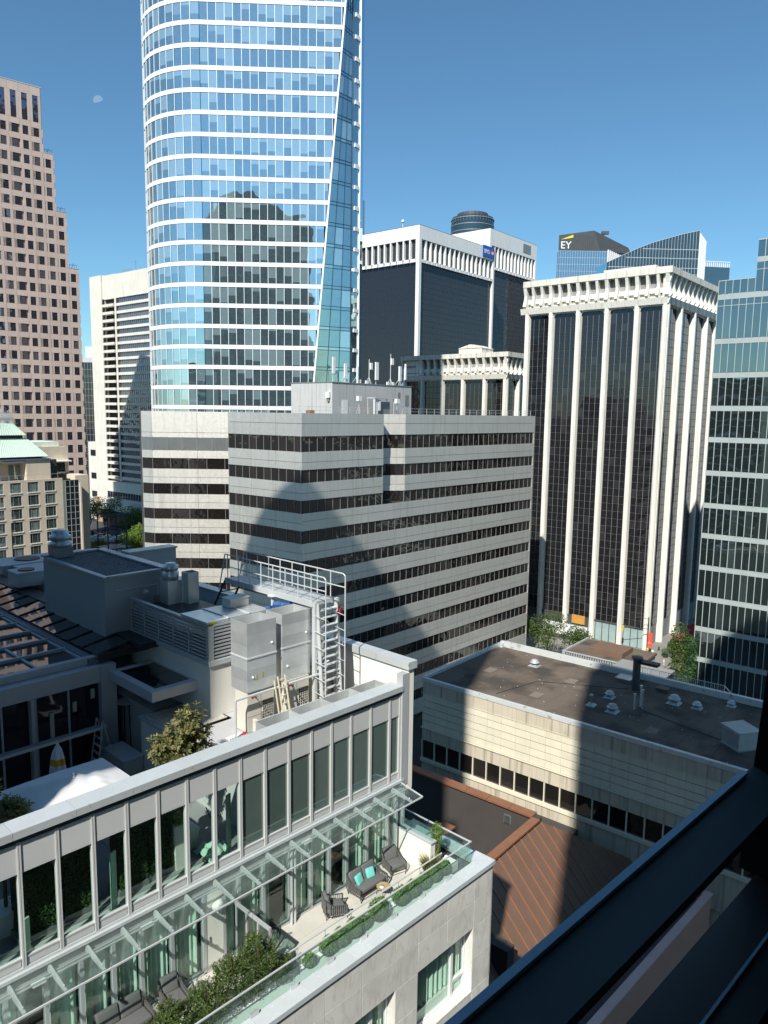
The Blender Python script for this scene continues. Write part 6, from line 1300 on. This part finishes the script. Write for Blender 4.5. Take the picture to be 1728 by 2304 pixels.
lg_b = mat('condenser_cream', (.66, .63, .55), .6, var=.03); lg_r = mat('logo_red', (.45, .01, .08), .5); lg_t = mat('logo_grey', (.25, .22, .22), .6)
def cond(u, lab):
    t = thing('condenser_unit', lab, 'air conditioner', HL(u, 2.8, 36.2), HR, 'cream condensers on the deck'); MB().box(0, 1.22, 0, .75, .04, 1.56).build('casing', lg_b, t)
    gr_ = solid('grille', t, black, [B(.68, 1.16, -.012, -.002, .12, 1.12)]); pieces('grille_bar', gr_, lg_b, [B(.68 + .096 * k - .008, .68 + .096 * k + .008, -.03, -.0121, .12, 1.12) for k in range(6)] + [B(.68, 1.16, -.034, -.0301, .12 + .1 * k - .008, .12 + .1 * k + .008) for k in range(11)])
    solid('panel_seam', t, mullion_g, [B(.60, .612, -.006, -.001, .06, 1.54), B(0, .6, -.006, -.001, .62, .63)])
    MB().lathe(0, 0, [(.055, 0), (.055, .01)], 16).build('logo_disc', lg_r, t).matrix_local = Matrix.Translation((.22, -.002, 1.36)) @ Matrix.Rotation(R(90), 4, 'X'); text('logo_letters', 'LG', .13, lg_t, t, (.30, -.004, 1.31), (R(90), 0, 0), .004)
cond(-6.05, 'cream condenser below the left riser with small red logo'); cond(-4.32, 'cream condenser below the right riser behind the ladder'); cond(-2.6, 'cream condenser partly hidden by the ladder stair')
t = thing('pipe_rack', 'galvanised pipe frame carrying the duct risers', 'frame', HL(0, 0, 0), HR); q = MB(); q.bar((-6.75, 2.55, 37.75), (-2.8, 2.55, 37.75), .05, 6); q.bar((-6.75, 2.55, 36.2), (-6.75, 2.55, 37.75), .05, 6); q.bar((-4.5, 2.55, 36.2), (-4.5, 2.55, 37.75), .04, 6); q.build('pipe', galv_l, t); q = MB(); q.bar((-5.9, 2.6, 37.7), (-5.0, 2.6, 36.6), .025); q.bar((-4.2, 2.6, 37.7), (-3.3, 2.6, 36.6), .025); q.build('brace', mullion_g, t); MB().box(-7.0, -6.2, 2.2, 2.9, 36.21, 36.32).build('footing', render_w, t)
t = thing('extension_ladder', 'cream fibreglass ladder leaning on the duct frame between condensers', 'ladder', HL(-4.75, 2.1, 36.2), HR); cl = mat('fibreglass_cream', (.70, .64, .48), .6)
for x in (-.17, .17): MB().bar((x, -.1, 0), (x + .05, .42, 1.98), .03).build('rail', cl, t); MB().bar((x - .13, -.04, 0), (x - .08, .46, 1.85), .026).build('rail', cl, t)
for k in range(7): f = (k + .5) / 7; MB().bar((-.17 + .05 * f, -.1 + .52 * f, 1.98 * f), (.17 + .05 * f, -.1 + .52 * f, 1.98 * f), .018).build('rung', cl, t)
def obox(u0, u1, lab):
    t = thing('open_duct_box', lab, 'duct', HL(u0, .72, 36.21), HR, 'open galvanised boxes behind the parapet'); a = u1 - u0
    for bb in (B(0, a, 0, .015, 0, .98), B(0, a, .9, .915, 0, .98), B(0, .015, .016, .899, 0, .98), B(a - .015, a, .016, .899, 0, .98)): MB().bx(bb).build('duct_sheet', galv, t)
    solid('rim', t, galv_l, [B(-.02, a + .02, -.02, 0, .955, .985), B(-.02, a + .02, .915, .935, .955, .985)]); MB().box(.02, a - .02, .02, .89, .1, .12).build('inner_floor', mullion_g, t)
obox(-6.55, -5.05, 'open galvanised box nearest the red tank, leftmost of the row'); obox(-5.03, -3.5, 'second open galvanised box from the left, below the ladder'); obox(-3.48, -2.0, 'third open galvanised box, below the ladder stair'); obox(-1.98, -.55, 'last open galvanised box against the white end wall')
t = thing('roof_tank', 'small grey tank with red valve and red box by the parapet', 'tank', HL(-7.25, 1.25, 36.2), HR); MB().lathe(0, 0, [(.12, 0), (.2, .2), (.2, .55), (.1, .7)], 12).build('tank', mullion_g, t, True); MB().box(.2, .45, -.1, .12, .1, .4).build('red_box', mat('red_paint', (.6, .03, .04), .5), t); MB().lathe(.15, .3, [(.06, .5), (.1, .6), (.06, .8)], 10).build('red_valve', mat('red_paint', (.6, .03, .04), .5), t); MB().bar((-.4, -.2, .1), (.7, -.2, .25), .03).build('pipe', render_w, t); MB().box(-.6, .9, -.5, .7, -.0, .06).build('skid', mullion_g, t)
t = thing('paint_tins', 'white and pink boxes leaning by the condensers', 'box', HL(-5.6, 2.2, 36.2), HR); MB().box(-.55, -.45, -.1, .15, 0, .75).build('board', lg_b, t); MB().box(-.35, -.1, -.1, .1, 0, .45).build('box', render_w, t); MB().box(-.05, .3, -.05, .15, 0, .5).build('box', mat('pink_card', (.55, .40, .42), .8), t)
# catwalk with ladder stair
t = thing('catwalk', 'galvanised rooftop catwalk with handrails and a steep caged ladder stair', 'catwalk', HL(0, 0, 0), HR)
zc, u0, u1, v0, v1 = 40.68, -2.98, -2.02, 2.66, 8.55
gr = [B(u0, u1, v0 + .06 * k, v0 + .06 * k + .035, zc - .03, zc) for k in range(98)]; solid('grating', t, galv_l, gr, 'stuff'); solid('side_beam', t, galv_l, [B(u0 - .06, u0, v0, v1, zc - .2, zc + .03), B(u1, u1 + .06, v0, v1, zc - .2, zc + .03)]); solid('cross_beam', t, galv_l, [B(u0, u1, v, v + .06, zc - .16, zc - .04) for v in (2.66, 4.3, 6.4, 8.4)])
for u in (u0 - .03, u1 + .03):
    q = MB(); vo = v0 - .75
    q.path([(u, v1 + .5, zc - .6), (u, v1, zc + 1.08), (u, vo + .12, zc + 1.08), (u, vo, zc + 1.0), (u, vo, 36.6)], .028, 6); q.path([(u, v1 + .25, zc + .3), (u, v1, zc + .55), (u, vo, zc + .55)], .024, 6); q.build('handrail', galv_l, t)
    for k in range(8): MB().bar((u, v0 + .1 + .8 * k, zc), (u, v0 + .1 + .8 * k, zc + 1.08), .024, 6).build('baluster', galv_l, t)
for u in (u0 + .05, u1 + .25): MB().box(u - .07, u + .07, v0 - .1, v0 + .06, 36.21, zc - .03).build('post', galv_l, t)
for k in range(6):
    z = 37.0 + .62 * k
    for u in (u0 - .03, u1 + .03): MB().bar((u, v0 - .75, z), (u + .03, v0 - .05, z + .06), .016, 5).build('cage_bar', galv_l, t)
for k in range(13): z = 36.5 + .315 * k; MB().box(u0 + .13, u1 + .17, v0 - .42 + .022 * k, v0 - .22 + .022 * k, z, z + .035).build('tread', galv_l, t)
for k in range(6):
    z = 36.6 + .66 * k; MB().bar((u1 + .05, v0 - .12, z), (u0 + .2 if k % 2 else u1 - .35, v0 - .12, z + .62), .022).build('lattice_brace', mullion_g, t)
for s in (u0 + .13, u1 + .17): MB().hexa(((s - .02, v0 - .48, 36.4), (s + .02, v0 - .48, 36.4), (s + .02, v0 - .30, 36.4), (s - .02, v0 - .30, 36.4), (s - .02, v0 - .16, 40.6), (s + .02, v0 - .16, 40.6), (s + .02, v0, 40.6), (s - .02, v0, 40.6))).build('stringer', galv_l, t)
MB().lathe(-3.0, 5.2, [(.07, 38.4), (.07, 40.45), (.22, 40.47), (.22, 40.5)], 10).build('post', galv_l, t)
q = MB(); q.bar((-3.0, 8.5, zc), (-3.25, 9.6, 38.6), .05); q.bar((-2.05, 8.5, zc), (-2.3, 9.6, 38.6), .05)
for k in range(5): f = .15 + .17 * k; q.bar((-3.0 - .25 * f, 8.5 + 1.1 * f, zc - 2.08 * f), (-2.05 - .25 * f, 8.5 + 1.1 * f, zc - 2.08 * f), .03)
q.build('rear_ladder', dark_m, t)
t = thing('rescue_bag', 'red round reel hanging at the catwalk corner', 'reel', HL(-1.72, 2.5, 40.1), HR); MB().lathe(0, 0, [(.16, -.06), (.17, 0), (.16, .06)], 16).build('reel', mat('reel_red', (.45, .03, .05), .6), t).rotation_euler = (R(90), 0, R(20)); MB().lathe(0, 0, [(.05, -.08), (.05, .08)], 10).build('hub', dark_m, t).rotation_euler = (R(90), 0, R(20)); MB().bar((0, 0, .1), (-.1, .1, .55), .04).build('strap', mat('strap_tan', (.5, .38, .2), .8), t)
t = thing('blue_tarp', 'bundle of blue plastic sheet tucked under the catwalk', 'tarpaulin', HL(-3.35, 4.4, 39.9), HR); bt = mat('tarp_blue', (.06, .16, .42), .5); q = random.Random(6)
for k in range(5): MB().hexa([(q.uniform(-.1, .1) + dx * .18 + .16 * (k - 2), q.uniform(-.08, .08) + dy * .2, dz * q.uniform(.3, .55) + (0 if dz else q.uniform(0, .1))) for dz in (0, 1) for dx, dy in ((-1, -1), (1, -1), (1, 1), (-1, 1))]).build('fold', bt, t)

# small services that clutter the roof
t = thing('conduit_run', 'thin grey conduits clipped along the shaded penthouse wall', 'pipe', HL(0, 0, 0), HR); q = MB(); q.path([(-4.9, 11.05, 38.9), (-4.9, 11.05, 40.3), (-6.9, 11.05, 40.3)], .022, 5); q.path([(-4.75, 11.05, 38.9), (-4.75, 11.05, 40.6)], .022, 5); q.build('conduit', galv_l, t); solid('junction_box', t, mullion_g, [B(-5.05, -4.85, 10.98, 11.09, 39.5, 39.8)])
t = thing('refrigerant_pipes', 'wrapped pale pipes running along the deck behind the duct boxes', 'pipe', HL(0, 0, 0), HR); q = MB()
for k in range(3): q.path([(-7.0, 2.25 + .09 * k, 36.3), (-.7, 2.25 + .09 * k, 36.3)], .035, 6)
q.build('pipe', render_w, t); q = MB()
for u in (-5.4, -3.7, -2.0): q.path([(u, 2.4, 36.3), (u, 2.75, 36.35), (u, 2.8, 36.9)], .03, 6)
q.build('branch', mullion_g, t)
t = thing('cable_tray', 'perforated cable tray on short feet beside the stair house', 'tray', HL(0, 0, 0), HR); MB().box(-3.3, -3.0, 4.0, 8.0, 36.6, 36.64).build('tray', galv_l, t); solid('foot', t, mullion_g, [B(-3.25, -3.05, 4.2 + 1.1 * k, 4.3 + 1.1 * k, 36.21, 36.599) for k in range(4)])
t = thing('warning_stickers', 'small yellow and white stickers on the left duct riser', 'label', HL(0, 0, 0), HR); solid('sticker', t, mat('sticker_ochre', (.42, .38, .12), .6), [B(-5.70, -5.64, 2.735, 2.747, 38.2, 38.4), B(-5.43, -5.36, 2.735, 2.747, 38.25, 38.45)])
for k, (x, y) in enumerate(((70.5, 36.0), (77.0, 35.0), (74.0, 44.0), (69.5, 23.0))):
    MB().box(x, x + 1.6, y, y + 1.1, 17.752, 17.762).build('roof_patch', mat('tar_patch', (.05, .045, .042) if k % 2 else (.20, .17, .14), .8), FB).matrix_parent_inverse = Matrix.Translation((-66.9, -48.8, 0))
q = MB(); q.path([(68.5, 40, 17.79), (75, 38.5, 17.79), (79.6, 29.5, 17.79)], .03, 5); q.path([(72.2, 17, 17.79), (74.6, 26, 17.79), (75.2, 26.8, 17.79)], .04, 5); tag(q.build('roof_cable', dark_m), 'dark cables lying across the flat brown roof', 'cable')
